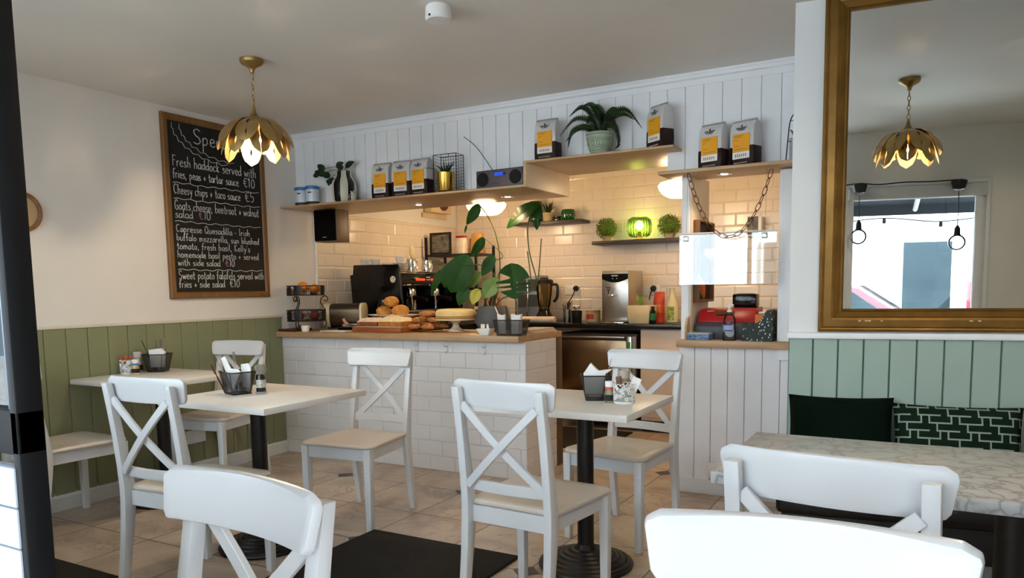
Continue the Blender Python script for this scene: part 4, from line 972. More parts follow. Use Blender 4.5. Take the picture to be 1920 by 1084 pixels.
def frond(pts, m, w0=0.030, sag=0.3):
    P = smoothpath(pts, 9); n_ = len(P); mb = MB(); mb.tube(P, 0.0016, 5)
    for i in range(4, n_-1):
        t_ = (P[i+1]-P[i-1]).normalized(); u = i/n_; w = w0*math.sin(PI*min(1, 0.25+u*0.8))**0.7*(1.0-0.55*u)
        sdv = t_.cross(Vector((0, 0, 1))); sdv = sdv.normalized() if sdv.length > 0.05 else Vector((0, -1, 0))
        upv = sdv.cross(t_)
        for half in (0, 0.5):
            q0 = P[i]+(P[i+1]-P[i])*half
            for s in (-1, 1):
                dr = (upv*s*0.8+sdv*(0.45 if half else -0.45)+t_*0.40+Vector((0, 0, -0.15))).normalized()
                e = q0+dr*w; hw = t_*0.0042
                mb.add([q0-hw, q0+hw, (q0+e)/2+hw*1.15, e, (q0+e)/2-hw*1.15], [(0, 1, 2, 3, 4)])
    return obj('frond', mb, m, fn, smooth=0, fix=False)
ff = [[(0, 0, 0), (-0.05, -0.01, 0.13), (-0.11, -0.02, 0.175), (-0.185, -0.03, 0.125)], [(0, 0, 0), (-0.07, 0.02, 0.10), (-0.17, 0.02, 0.12), (-0.265, 0.01, 0.03)], [(0, -0.01, 0), (-0.08, -0.03, 0.055), (-0.16, -0.04, 0.035), (-0.185, -0.045, -0.055)],
      [(0, 0, 0), (-0.05, -0.02, 0.05), (-0.13, -0.03, 0.05), (-0.205, -0.035, -0.015)], [(0, 0, 0), (0.07, 0.01, 0.115), (0.155, 0.02, 0.135), (0.25, 0.02, 0.02)], [(0, 0, 0), (0.06, -0.01, 0.085), (0.15, -0.015, 0.105), (0.215, -0.02, 0.065)],
      [(0, 0, 0), (0.05, -0.03, 0.055), (0.11, -0.04, 0.030), (0.135, -0.045, -0.06), (0.115, -0.05, -0.092)], [(0, 0, 0), (-0.02, 0.0, 0.13), (-0.05, -0.01, 0.185), (-0.10, -0.02, 0.18)], [(0, 0, 0), (0.01, 0.01, 0.12), (-0.01, -0.02, 0.165), (-0.03, -0.04, 0.15)],
      [(0, 0, 0), (0.02, -0.02, 0.08), (0.03, -0.05, 0.11), (0.03, -0.075, 0.085)], [(0, 0, 0), (-0.02, -0.02, 0.08), (-0.04, -0.05, 0.10), (-0.05, -0.075, 0.06)], [(0, 0, 0), (0.03, 0.02, 0.10), (0.07, 0.03, 0.15), (0.10, 0.03, 0.14)], [(0, 0, 0), (0.04, 0.0, 0.07), (0.09, -0.04, 0.08), (0.13, -0.06, 0.02)]]
for i, f in enumerate(ff): frond(f, FERN if i % 3 else FERN2, 0.034)
# wire lantern holder at the right end
wr = thing('wire_basket_holder', 'black wire holder partly hidden at the right end of the shelf over the till', 'basket', (3.625, 0.13, Z3)); 
c = MB()
for s in (-1, 1): c.tube(smoothpath([(s*0.048, -0.03, 0), (s*0.040, -0.03, 0.10), (s*0.032, -0.03, 0.19), (s*0.016, -0.03, 0.232), (0, -0.03, 0.238)]), 0.003, 6)
for z, w in ((0.10, 0.043), (0.205, 0.031)): c.tube([(-w, -0.03, z), (w, -0.03, z)], 0.002, 6)
obj('wire_frame', c, BLACK, wr)
wp = thing('succulent_pot', 'grey marbled pot with a spiky succulent inside the right-hand wire holder', 'potted plant', (3.628, 0.13, Z3))
obj('pot', MB().lathe([(0.034, 0), (0.036, 0.003), (0.040, 0.118), (0.036, 0.120), (0.034, 0.105)], 28), mat('marbled_grey', '#B4B8B8', 0.4, var=0.2, scale=18), wp)
aloe('leaf', GRN2, wp, 8, 0.075, 0.108, random.Random(4))
# black speaker under the shelf
sk = thing('wall_speaker', 'black box speaker hung under the left end of the long shelf', 'speaker', (0.262, 0.285, 1.585), R(8))
obj('cabinet', MB().box(-0.103, 0.103, -0.055, 0.10, 0.0, 0.240), wood('speaker_wood', '#5E4630', '#72573C', 'z'), sk, bevel=0.004)
obj('grille', MB().box(-0.098, 0.090, -0.070, -0.0555, 0.008, 0.236), mat('speaker_grille', '#040404', 0.9, spec=0.1), sk, bevel=0.006)
obj('badge', MB().box(-0.022, 0.012, -0.0715, -0.0695, 0.030, 0.036), mat('silver_badge', '#C9C9C9', 0.3, metal=0.8), sk)
obj('bracket', MB().box(-0.03, 0.03, -0.02, 0.04, 0.2405, 0.2455), BLACK, sk)

# ------------------------------------------------------------------ back wall shelves
DSH = mat('dark_shelf', '#3A332D', 0.4, var=0.1)
tag(obj('wall_shelf', MB().box(0.775, 1.482, 2.215, 2.410, 1.803, 1.832), DSH, bevel=0.002), 'dark floating shelf on the tiled wall with the green vase', 'shelf')
tag(obj('wall_shelf', MB().box(1.585, 2.400, 2.215, 2.410, 1.592, 1.624), DSH, bevel=0.002), 'dark floating shelf on the tiled wall with the green lamp', 'shelf')
GGL = mat('green_glass', '#0A5A2C', 0.06, var=0.1, coat=0.4, trans=0.25)
o = obj('glass_vase', MB().lathe([(0.050, 0), (0.062, 0.01), (0.066, 0.10), (0.060, 0.19), (0.056, 0.195), (0.052, 0.185)], 28, cap1=False), mat('deep_green_glass', '#06351C', 0.12, coat=0.4), loc=(0.972, 2.31, 1.832)); tag(o, 'tall dark green vase on the left wall shelf behind the monstera leaf', 'vase')
o = obj('glass_cup', MB().lathe([(0.030, 0), (0.058, 0.008), (0.068, 0.045), (0.064, 0.085), (0.054, 0.100), (0.050, 0.098), (0.058, 0.06)], 32, cap1=False), GGL, loc=(1.310, 2.31, 1.832)); tag(o, 'round green glass tealight cup at the right end of the left wall shelf', 'glass')
al = thing('woven_pot_plant', 'spiky small plant in a woven cream pot between two green glasses', 'potted plant', (1.108, 2.31, 1.832))
wv = MB()
for k in range(9): wv.lathe([(0.046+k*0.0011, k*0.009), (0.051+k*0.0011, k*0.009+0.0045), (0.046+k*0.0011, k*0.009+0.009)], 24, cap0=(k == 0), cap1=True)
obj('pot', wv, mat('woven_cream', '#C9B48C', 0.8, var=0.15, scale=50), al)
aloe('leaf', GRN2, al, 16, 0.125, 0.08, random.Random(8), 0.012, 0.022)
sm = thing('trinket_box', 'small black trinket box beside the woven pot', 'box', (1.207, 2.29, 1.832))
obj('base', MB().box(-0.03, 0.03, -0.02, 0.02, 0, 0.03), BLACKG, sm, bevel=0.004); obj('lid', MB().box(-0.032, 0.032, -0.022, 0.022, 0.0305, 0.042), BLACKG, sm, bevel=0.003)
def topiary(label, x, seed):
    t = thing('topiary_ball', label, 'plant', (x, 2.305, 1.624), 0, 'topiary balls')
    obj('pot', MB().lathe([(0.032, 0), (0.036, 0.004), (0.042, 0.045), (0.038, 0.046)], 24), mat('pale_pot', '#B09A80', 0.7), t)
    rr = random.Random(seed); mb = MB(); c = Vector((0, 0, 0.112))
    mb.sphere(c, 0.066, 16, 12)
    for k in range(900):
        z = rr.uniform(-1, 1); a = rr.uniform(0, 2*PI); q = math.sqrt(1-z*z); d = Vector((q*math.cos(a), q*math.sin(a), z))
        p = c+d*rr.uniform(0.066, 0.098); e = d+Vector((rr.uniform(-.9, .9), rr.uniform(-.9, .9), rr.uniform(-.9, .9))); e.normalize()
        s = e.orthogonal().normalized()*0.0042; e = e*0.011
        mb.add([p-e*0.5, p+s, p+e, p-s], [(0, 1, 2, 3)])
    obj('foliage', mb, mat('boxwood_green', '#5B7424', 0.6, var=0.45, scale=60), t, smooth=0, fix=False)
topiary('left of the two clipped green topiary balls beside the lit green lamp', 1.692, 1); topiary('right of the two clipped green topiary balls beside the lit green lamp', 2.268, 2)
gl = thing('green_glass_lamp', 'lit ribbed green glass table lamp on the right wall shelf', 'lamp', (2.0, 2.305, 1.624))
prof = [(0.060, 0.022), (0.088, 0.034), (0.106, 0.070), (0.108, 0.130), (0.098, 0.175), (0.070, 0.196), (0.050, 0.200)]
mb = MB(); n = 96; vv = []
for r, z in prof:
    for k in range(n): rr = r*(1+0.022*math.cos(24*2*PI*k/n)); vv.append((rr*math.cos(2*PI*k/n), rr*math.sin(2*PI*k/n), z))
mb.add(vv, [(i*n+k, i*n+(k+1) % n, (i+1)*n+(k+1) % n, (i+1)*n+k) for i in range(len(prof)-1) for k in range(n)])
obj('shade', mb, thin_glass('green_lamp_glass', (0.55, 0.84, 0.25), 1.6, 0.05), gl, smooth=60)
obj('base', MB().lathe([(0.052, 0), (0.052, 0.008), (0.030, 0.012), (0.022, 0.022), (0.016, 0.070)], 24), mat('aged_brass'), gl)
obj('bulb', MB().sphere((0, 0, 0.125), 0.034, 16, 12, sz=1.15), lamp_glass('warm_bulb_lit', '#FFE9A8', 16.0), gl)
point('green_lamp_light', (2.0, 2.305, 1.624+0.125), 2.2, (1.0, 0.85, 0.40), 0.036)

# ------------------------------------------------------------------ back worktop things
ZK = 0.9055
bo = thing('water_boiler', 'tall brushed steel water boiler with a front tap on the black worktop', 'boiler', (1.92, 1.93, ZK))
obj('casing', MB().box(-0.120, 0.120, 0.0, 0.36, 0.012, 0.445), mat('boiler_casing', '#B8A98E', 0.3, metal=0.8, var=0.05), bo, bevel=0.006)
obj('front', MB().box(-0.118, 0.118, -0.006, -0.0005, 0.02, 0.444), STEEL, bo, bevel=0.003)
arc = [(-0.117, 0.418), (0.117, 0.418), (0.117, 0.375)]+[(0.117-0.234*k/16, 0.375-0.030*math.sin(PI*k/16)) for k in range(1, 16)]+[(-0.117, 0.375)]
obj('control_band', MB().prism(arc, -0.010, -0.0062, 'xz'), BLACKG, bo)
lb = MB(); 
for k in range(6): lb.box(-0.030+k*0.010, -0.023+k*0.010, -0.0108, -0.0098, 0.398, 0.406)
for k in range(2): lb.box(-0.024+k*0.036, -0.014+k*0.036, -0.0108, -0.0098, 0.376, 0.381)
obj('lettering', lb, WHITEP, bo, smooth=0)
obj('spout', MB().tube(smoothpath([(0.02, 0.0, 0.235), (-0.005, -0.04, 0.235), (-0.035, -0.055, 0.240), (-0.040, -0.056, 0.205)]), 0.008, 10), CHROME, bo)
obj('tap_lever', MB().tube([(-0.040, -0.056, 0.245), (-0.040, -0.058, 0.275), (-0.058, -0.062, 0.305), (-0.022, -0.062, 0.305), (-0.040, -0.058, 0.275)], 0.005, 8), BLACKP, bo)
obj('drip_tray', MB().box(-0.125, 0.10, -0.075, -0.008, 0.0005, 0.014), CHROME, bo, bevel=0.003)
bl = thing('blender', 'black based blender with a plastic jug and black lid', 'blender', (1.215, 1.99, ZK))
obj('base', MB().lathe([(0.092, 0), (0.094, 0.01), (0.080, 0.05), (0.052, 0.100), (0.050, 0.125)], 28), BLACKG, bl, bevel=0.0)
obj('base_panel', MB().box(-0.050, 0.040, -0.095, -0.070, 0.012, 0.040), STEEL, bl, bevel=0.004)
obj('jug', MB().lathe([(0.046, 0.126), (0.056, 0.16), (0.078, 0.345), (0.080, 0.350), (0.075, 0.345), (0.053, 0.165), (0.04, 0.135)], 28, cap0=True, cap1=True), thin_glass('smoky_jug', (0.84, 0.76, 0.62), 1.3, 0.1), bl)
obj('lid', MB().lathe([(0.083, 0.346), (0.084, 0.372), (0.070, 0.385), (0.04, 0.388), (0.038, 0.400), (0.0005, 0.402)], 28), BLACKP, bl)
obj('handle', MB().tube(smoothpath([(0.075, 0, 0.338), (0.125, 0, 0.335), (0.135, 0, 0.29), (0.125, 0, 0.22), (0.095, 0, 0.185)]), 0.013, 10), BLACKP, bl)
ss = thing('steel_dispenser', 'tall shiny steel dispenser with grey panels behind the monstera', 'dispenser', (1.0, 2.14, ZK))
obj('body', MB().box(-0.115, 0.120, -0.06, 0.13, 0.002, 0.425), mat('grey_steel_panel', '#8F9498', 0.35, metal=0.6), ss, bevel=0.004)
for x in (-0.122, 0.0, 0.127): obj('rail', MB().box(x-0.008, x+0.008, -0.075, -0.061, 0.0, 0.44), CHROME, ss, bevel=0.003)
for k in (0.14, 0.28): obj('panel', MB().box(-0.10, 0.11, -0.068, -0.062, k, k+0.11), mat('dark_panel', '#3E423E', 0.3), ss)
def cutlery_cup(label, x, y, m, h, r, seed, nm='utensil_pot'):
    t = thing(nm, label, 'utensil pot', (x, y, ZK)); rr = random.Random(seed)
    obj('pot', MB().lathe([(r*0.85, 0), (r*0.88, 0.003), (r, h), (r*0.94, h), (r*0.86, 0.02)], 24, cap1=False), m, t)
    return t, rr
t, rr = cutlery_cup('steel pot crowded with kitchen utensils beside the blender', 1.425, 2.03, STEEL, 0.115, 0.040, 3)
for k in range(8):
    a = rr.uniform(0, 2*PI); u = thing('kitchen_utensil', 'dark handled utensil standing in the steel pot', 'utensil', (1.425, 2.03, ZK+0.012), a, 'utensils in the steel pot')
    l = rr.uniform(0.13, 0.175); obj('handle', MB().tube(smoothpath([(0.006, 0, 0), (0.018, 0, l*0.6), (0.038, 0, l), (0.045, 0.0, l+0.012)]), 0.006, 8, rs=None), STEEL if k % 2 else mat('dark_utensil', '#2A211C', 0.4), u)
t, rr = cutlery_cup('black pot of spoons next to the steel utensil pot', 1.535, 1.99, BLACKP, 0.105, 0.048, 5)
for k in range(5):
    a = rr.uniform(0, 2*PI); u = thing('teaspoon', 'steel teaspoon standing in the black pot', 'spoon', (1.535, 1.99, ZK+0.012), a, 'spoons in the black pot')
    obj('bowl', MB().sphere((0.030, 0, 0.125), 0.012, 10, 8, sx=0.5, sz=1.5), CHROME, u); obj('stem', MB().tube([(0.006, 0, 0), (0.027, 0, 0.115)], 0.003, 6), CHROME, u)
jt = thing('lidded_tub', 'cream lidded tub with a red label on the worktop left of the steel boiler', 'tub', (1.655, 2.07, ZK))
obj('body', MB().lathe([(0.058, 0), (0.064, 0.005), (0.064, 0.085), (0.060, 0.090)], 28), mat('cream_tub', '#D9BC8E', 0.35), jt)
obj('lid', MB().lathe([(0.066, 0.0905), (0.067, 0.108), (0.001, 0.110)], 28), mat('clear_lid', '#C7A878', 0.3), jt)
hl = MB(); hl.add([(0.0655*math.sin(a), -0.0655*math.cos(a), z) for z in (0.030, 0.075) for a in [(-0.5+k*0.1) for k in range(11)]], [(k, k+1, 12+k, 11+k) for k in range(10)])
obj('label', hl, mat('red_label', '#B8402E', 0.6), jt, fix=False)
pl = thing('planter', 'cream square planter with a small green shoot right of the boiler', 'planter', (2.140, 1.985, ZK))
obj('pot', MB().frustum([(-0.088, -0.088, 0), (0.088, -0.088, 0), (0.088, 0.088, 0), (-0.088, 0.088, 0)], [(-0.100, -0.100, 0.150), (0.100, -0.100, 0.150), (0.100, 0.100, 0.150), (-0.100, 0.100, 0.150)]), mat('planter_cream', '#D8C79A', 0.4), pl, bevel=0.004)
for a, b_ in (((-0.015, -0.03, 0.15), (-0.03, -0.05, 0.245)), ((-0.01, -0.03, 0.15), (0.03, -0.05, 0.240)), ((-0.012, -0.03, 0.15), (0.0, -0.06, 0.225))): obj('leaf', leaf_mesh(a, b_, 0.022, (0, -1, 0.1), 0.2), mat('fresh_green', '#86A83A', 0.5, var=0.2), pl, smooth=60)
bb = thing('sauce_bottle', 'small dark bottle with a green label in front of the planter', 'bottle', (2.262, 1.90, ZK))
obj('body', MB().lathe([(0.024, 0), (0.025, 0.004), (0.025, 0.10), (0.014, 0.118), (0.013, 0.126)], 20), BLACKG, bb); obj('cap', MB().lathe([(0.0145, 0.1262), (0.0145, 0.142), (0.001, 0.143)], 16), BLACKP, bb); obj('label', MB().lathe([(0.0256, 0.03), (0.0256, 0.085)], 20, cap0=False, cap1=False), mat('green_label', '#1E6B3C', 0.5), bb)
ob = thing('snack_pouch', 'red and orange crumpled pouch behind the planter', 'pouch', (2.228, 2.17, ZK))
mb = MB(); gr = []
for j in range(9):
    z = 0.26*j/8; w = 0.050*(1-0.25*abs(j/8-0.5)); row = []
    for k in range(16): a = 2*PI*k/16; row.append((w*math.cos(a)*(1+0.08*math.sin(5*a+j)), (0.030*(1-(j/8)**3)+0.003)*math.sin(a), z))
    gr.append(row+[row[0]])
mb.sheet(gr); obj('pouch', mb, mat('red_foil', '#C4472C', 0.35, var=0.35, scale=25), ob, smooth=40)
obj('window', MB().box(-0.022, 0.024, -0.036, -0.030, 0.08, 0.15), mat('orange_foil', '#E07A3A', 0.4), ob, bevel=0.004)
jc = thing('juice_carafe', 'cream bottle with a green leaf panel standing near the till post', 'bottle', (2.345, 2.16, ZK))
obj('body', MB().lathe([(0.046, 0), (0.050, 0.005), (0.052, 0.13), (0.046, 0.165), (0.024, 0.22), (0.021, 0.285), (0.024, 0.290)], 28), mat('cream_bottle', '#E2D9B0', 0.3), jc)
cl = MB(); cl.add([(0.0530*math.sin(a), -0.0530*math.cos(a), z) for z in (0.022, 0.135) for a in [(-0.6+k*0.12) for k in range(11)]], [(k, k+1, 12+k, 11+k) for k in range(10)])
obj('label', cl, mat('leafy_label', '#97A347', 0.5, var=0.5, scale=45), jc, fix=False)
kb = thing('black_knob_jar', 'small black round jar by the till post', 'jar', (2.53, 1.98, ZK)); obj('body', MB().lathe([(0.018, 0), (0.026, 0.02), (0.018, 0.045), (0.010, 0.05)], 18), BLACKG, kb)
obj('lid', MB().lathe([(0.012, 0.0505), (0.012, 0.06), (0.001, 0.062)], 14), CHROME, kb)
def socket(label, x, z, plugx=None):
    t = thing('wall_socket', label, 'socket', (x, YB-0.010, z)); obj('plate', MB().box(-0.075, 0.075, -0.008, 0.0, -0.044, 0.044), WHITEP, t, bevel=0.003)
    for s in (-1, 1): obj('switch', MB().box(s*0.036-0.006, s*0.036+0.006, -0.0105, -0.0082, 0.012, 0.03), WHITEP, t)
    return t
socket('white double socket on the tiles above the utensil pots', 1.300, 1.190); socket('white double socket on the tiles behind the planter', 2.085, 1.180)
def plug(label, x, z, path):
    t = thing('power_plug', label, 'plug', (x, YB-0.0188, z)); obj('plug_body', MB().lathe([(0.028, 0), (0.028, 0.012), (0.018, 0.03), (0.001, 0.032)], 18, M=Matrix.Rotation(PI/2, 4, 'X')), BLACKP, t)
    obj('cable', MB().tube(smoothpath(path), 0.005, 8), BLACKP, t)
plug('black plug with a looping cable above the utensil pots', 1.345, 1.205, [(0, -0.03, -0.005), (-0.005, -0.06, -0.06), (-0.05, -0.07, -0.13), (-0.10, -0.08, -0.20)])
plug('black plug behind the planter right of the boiler', 2.100, 1.195, [(0, -0.03, -0.005), (-0.01, -0.06, -0.05), (-0.015, -0.07, -0.10)])
tr = thing('paper_roll', 'rolled pale cloth lying on the black worktop behind the counter end', 'cloth roll', (1.22, 1.87, ZK))
obj('roll', MB().lathe([(0.026, -0.16), (0.028, -0.158), (0.028, 0.158), (0.026, 0.16)], 20, c=(0, 0, 0), M=Matrix.Translation((0, 0, 0.0285)) @ Matrix.Rotation(PI/2, 4, 'Y')), mat('pale_cloth', '#D8C6B2', 0.9, var=0.1, scale=30), tr)

# vent box on the left wall
vb = thing('extractor_vent', 'cream extractor box with a round dark red grille on the left tiled wall', 'vent', (0.0102, 2.02, 1.95))
obj('box', MB().box(0.0, 0.09, -0.17, 0.17, 0.0, 0.26), mat('vent_cream', '#D8C4A0', 0.5), vb, bevel=0.01)
obj('grille', MB().lathe([(0.001, 0.0), (0.085, 0.0), (0.085, 0.006), (0.001, 0.007)], 28, M=Matrix.Translation((0.0905, 0.03, 0.11)) @ Matrix.Rotation(PI/2, 4, 'Y')), mat('dark_red_grille', '#5A2E34', 0.6, var=0.5, scale=70), vb)
obj('back_plate', MB().box(0.0, 0.012, -0.2, 0.2, -0.045, -0.001), mat('vent_cream'), vb)

# ------------------------------------------------------------------ side worktop: coffee machine and things
cm = thing('espresso_machine', 'black two group espresso machine with red displays on the side worktop', 'coffee machine', (0.0, 0.72, ZK))
obj('side_panel', MB().prism([(0.105, 0.03), (0.60, 0.03), (0.605, 0.20), (0.585, 0.44), (0.575, 0.512), (0.115, 0.518), (0.105, 0.44), (0.075, 0.435)], -0.022, 0.0, 'xz'), BLACKG, cm, bevel=0.004)
obj('side_panel', MB().prism([(0.075, 0.03), (0.60, 0.03), (0.605, 0.20), (0.585, 0.44), (0.575, 0.47), (0.115, 0.47), (0.105, 0.44), (0.075, 0.435)], 0.84, 0.862, 'xz'), BLACKG, cm, bevel=0.004)
obj('boiler_body', MB().box(0.09, 0.36, 0.001, 0.839, 0.04, 0.452), BLACKG, cm, bevel=0.006)
obj('fascia', MB().prism([(0.361, 0.34), (0.56, 0.34), (0.585, 0.36), (0.575, 0.445), (0.361, 0.452)], 0.001, 0.839, 'xz'), BLACKG, cm, bevel=0.003)
obj('cup_rail', MB().tube([(0.57, 0.005, 0.458), (0.57, 0.835, 0.458), (0.10, 0.835, 0.458), (0.10, 0.005, 0.458)], 0.005, 8, closed=True), CHROME, cm)
obj('drip_tray', MB().box(0.30, 0.63, 0.001, 0.839, 0.04, 0.135), BLACKP, cm, bevel=0.006); obj('tray_grid', MB().box(0.37, 0.62, 0.02, 0.82, 0.1355, 0.142), STEEL, cm, bevel=0.002)
for y in (0.26, 0.47): 
    obj('display', MB().box(0.5795, 0.5865, y-0.06, y+0.06, 0.385, 0.401), lamp_glass('red_display_lit', '#FF2A1A', 1.3), cm)
bt = MB()
for k in range(6): bt.box(0.579, 0.587, 0.345+(k % 3)*0.018, 0.354+(k % 3)*0.018, 0.388+(k//3)*0.02, 0.396+(k//3)*0.02)
obj('button', bt, WHITEP, cm, smooth=0)
for y in (0.27, 0.62):
    g = obj('group_head', MB().lathe([(0.040, 0.255), (0.042, 0.262), (0.042, 0.300), (0.030, 0.339)], 20, c=(0.47, y, 0)), CHROME, cm)
    obj('portafilter', MB().tube([(0.47, y, 0.245), (0.55, y, 0.243), (0.64, y, 0.225)], 0.014, 10, rs=[0.03, 0.013, 0.016]), BLACKP, g)
    obj('spout', MB().tube(smoothpath([(0.47, y, 0.24), (0.47, y+0.02, 0.215), (0.47, y+0.02, 0.20)]), 0.007, 8), CHROME, g)
for y in (0.10, 0.43, 0.80): obj('steam_wand', MB().tube(smoothpath([(0.56, y, 0.335), (0.60, y, 0.30), (0.605, y+0.01, 0.20), (0.60, y+0.015, 0.155)]), 0.006, 8), CHROME, cm)
for y in (0.15, 0.37): obj('pillar', MB().box(0.40, 0.43, y, y+0.035, 0.143, 0.339), CHROME, cm, bevel=0.004)
obj('badge', MB().lathe([(0.001, 0), (0.027, 0), (0.026, 0.003), (0.001, 0.003)], 24, M=Matrix.Translation((0.520, -0.0222, 0.395)) @ Matrix.Rotation(PI/2, 4, 'X')), mat('cream_badge', '#D9C2AE', 0.5, var=0.3, scale=70), cm)
for x in (0.12, 0.56):
    for y in (0.03, 0.80): obj('foot', MB().lathe([(0.025, 0), (0.02, 0.04)], 14, c=(x, y, 0)), CHROME, cm)
ZM = ZK+0.452+0.001
def cup(label, x, y, z, r=0.036, h=0.05, sq=False, cat='cup', name='white_cup', grp='cups on the coffee machine'):
    t = thing(name, label, cat, (x, y, z), random.uniform(0, 6), grp)
    obj('bowl', MB().lathe([(r*0.62, 0), (r*0.70, 0.003), (r*0.95, h*0.7), (r, h), (r*0.94, h), (r*0.6, 0.008)], 24, cap1=True), WHITEC, t)
    obj('handle', MB().tube(smoothpath([(r*0.92, 0, h*0.8), (r*1.45, 0, h*0.75), (r*1.4, 0, h*0.35), (r*0.8, 0, h*0.25)]), 0.004, 8), WHITEC, t)
    return t
cup('white cup at the far left of the row on the coffee machine', 0.165, 0.79, ZM, 0.040, 0.055); cup('white cup stacked on top of the far left one on the coffee machine', 0.165, 0.79, ZM+0.0555, 0.040, 0.055)
cup('white cup second from the left on the coffee machine', 0.265, 0.80, ZM, 0.040, 0.055); cup('white cup stacked on the second one on the coffee machine', 0.265, 0.80, ZM+0.0555, 0.040, 0.055)
cup('white cup with its handle to the right on the coffee machine', 0.37, 0.81, ZM, 0.042, 0.075); cup('white cup behind the saucers on the coffee machine', 0.22, 0.97, ZM, 0.038, 0.055)
for k in range(6):
    s = thing('saucer', 'white saucer in the stack on the coffee machine', 'saucer', (0.47, 0.86, ZM+k*0.0125), 0, 'saucers on the coffee machine')
    obj('dish', MB().lathe([(0.030, 0), (0.035, 0.0005), (0.068, 0.010), (0.070, 0.012), (0.066, 0.0118), (0.034, 0.004), (0.001, 0.004)], 28), WHITEC, s)
cup('white cup on the saucer stack on the coffee machine', 0.47, 0.86, ZM+0.0765, 0.038, 0.05)
def milk_jug(label, y, h, r):
    t = thing('milk_jug', label, 'jug', (0.45, y, ZM), 0, 'steel milk jugs')
    obj('body', MB().lathe([(r, 0), (r*1.02, 0.004), (r*1.0, h*0.55), (r*0.82, h*0.9), (r*0.86, h), (r*0.80, h*0.97), (r*0.9, 0.01)], 28, cap1=False), CHROME, t)
    obj('handle', MB().tube(smoothpath([(0, r*0.85, h*0.9), (0, r*1.6, h*0.8), (0, r*1.6, h*0.3), (0, r*0.98, h*0.2)]), 0.005, 8), CHROME, t)
milk_jug('left steel milk jug on top of the coffee machine', 1.04, 0.115, 0.048); milk_jug('right steel milk jug on top of the coffee machine', 1.26, 0.110, 0.050)
wsn = thing('wooden_scoop', 'pale wooden spoon standing in the left steel milk jug', 'spoon', (0.45, 1.05, ZM+0.01)); obj('blade', MB().sphere((0, 0, 0.165), 0.034, 14, 10, sx=0.25, sz=1.45), mat('pale_wood', '#E3CF9E', 0.5), wsn); obj('stem', MB().tube([(0, 0, 0), (0, 0, 0.13)], 0.007, 8), mat('pale_wood'), wsn)
# metal rack behind the machine
rk = thing('metal_rack', 'black metal rack with bags in the kitchen corner beside the coffee machine', 'rack', (0.36, 1.96, ZK))
for x in (-0.30, 0.255):
    for y in (-0.16, 0.16): obj('post', MB().box(x-0.010, x+0.010, y-0.010, y+0.010, 0, 0.80 if x < 0 else 0.72), BLACK, rk)
for z in (0.30, 0.62): obj('shelf_board', MB().box(-0.31, 0.265, -0.17, 0.17, z, z+0.018), BLACK, rk)
pf = thing('picture_frame', 'small black framed photo on top of the metal rack', 'picture', (0.205, 1.840, ZK+0.6385))
fm = MB(); 
for a in ((-0.12, -0.10, 0, 0.205), (0.10, 0.12, 0, 0.205), (-0.10, 0.10, 0, 0.02), (-0.10, 0.10, 0.185, 0.205)): fm.box(a[0], a[1], -0.012, 0.0, a[2], a[3])
obj('frame', fm, BLACKP, pf); obj('picture', MB().box(-0.10, 0.10, -0.006, -0.001, 0.02, 0.185), mat('grey_photo', '#6E6A60', 0.4, var=0.75, scale=16, stretch=(1, 1, 3)), pf)
def pouch(label, x, y, z, w, d, h, col, top=None):
    t = thing('paper_bag', label, 'bag', (x, y, z), random.uniform(-0.2, 0.2))
    obj('bag', MB().frustum([(-w, -d, 0), (w, -d, 0), (w, d, 0), (-w, d, 0)], [(-w*0.95, -d*0.5, h), (w*0.95, -d*0.5, h), (w*0.95, d*0.5, h), (-w*0.95, d*0.5, h)]), mat('bag_'+col[1:], col, 0.7, var=0.15, scale=20), t, bevel=0.01)
    if top: obj('top_band', MB().box(-w*0.97, w*0.97, -d*0.5, d*0.5, h+0.0005, h+0.02), mat('bag_'+top[1:], top, 0.5), t, bevel=0.004)
pouch('white bag with a red top on the metal rack', 0.365, 1.95, ZK+0.6385, 0.052, 0.05, 0.155, '#D9CDB8', '#B8322A')
pouch('brown kraft bag at the right end of the metal rack', 0.545, 1.95, ZK+0.6385, 0.060, 0.05, 0.19, '#A07440')
pouch('patterned orange bag between the two other bags on the rack', 0.455, 2.03, ZK+0.6385, 0.042, 0.04, 0.15, '#B4683A')
pouch('clear bag of pale packets on the middle of the metal rack', 0.22, 1.92, ZK+0.3185, 0.09, 0.06, 0.24, '#A39A74')
pouch('grey packet on the middle of the metal rack', 0.48, 1.92, ZK+0.3185, 0.07, 0.05, 0.22, '#6B6C6C')
def bottle(label, x, y, col, h=0.24, r=0.03, cap='#1A1A1A'):
    t = thing('syrup_bottle', label, 'bottle', (x, y, ZK), 0, 'bottles beside the coffee machine')
    obj('body', MB().lathe([(r*0.9, 0), (r, 0.004), (r, h*0.6), (r*0.4, h*0.8), (r*0.38, h*0.95)], 20), mat('bottle_'+col[1:], col, 0.15, var=0.2, scale=20), t)
    obj('cap', MB().lathe([(r*0.45, h*0.951), (r*0.45, h), (0.001, h)], 14), mat('cap_'+cap[1:], cap, 0.4), t)
    obj('label', MB().lathe([(r*1.01, h*0.15), (r*1.01, h*0.5)], 20, cap0=False, cap1=False), mat('bottle_label', '#D8C7A0', 0.6, var=0.3, scale=60), t)
bottle('dark red syrup bottle at the corner of the side worktop', 0.72, 1.90, '#4A1512', 0.30, 0.035, '#C8602A'); bottle('amber syrup bottle beside the dark red one', 0.80, 1.88, '#8A4414', 0.24, 0.03, '#D88A30'); bottle('brown sauce bottle in front of the metal rack', 0.69, 1.83, '#2E1710', 0.22, 0.028)
eb = thing('egg_rack', 'cream box with round holes beside the coffee machine', 'box', (0.745, 1.70, ZK+0.0)) 
eb.location = (0.71, 1.72, 0.9055)
obj('box', MB().box(-0.05, 0.05, -0.04, 0.04, 0, 0.15), mat('cream_box', '#D6C28E', 0.5), eb, bevel=0.006)
hk = MB()
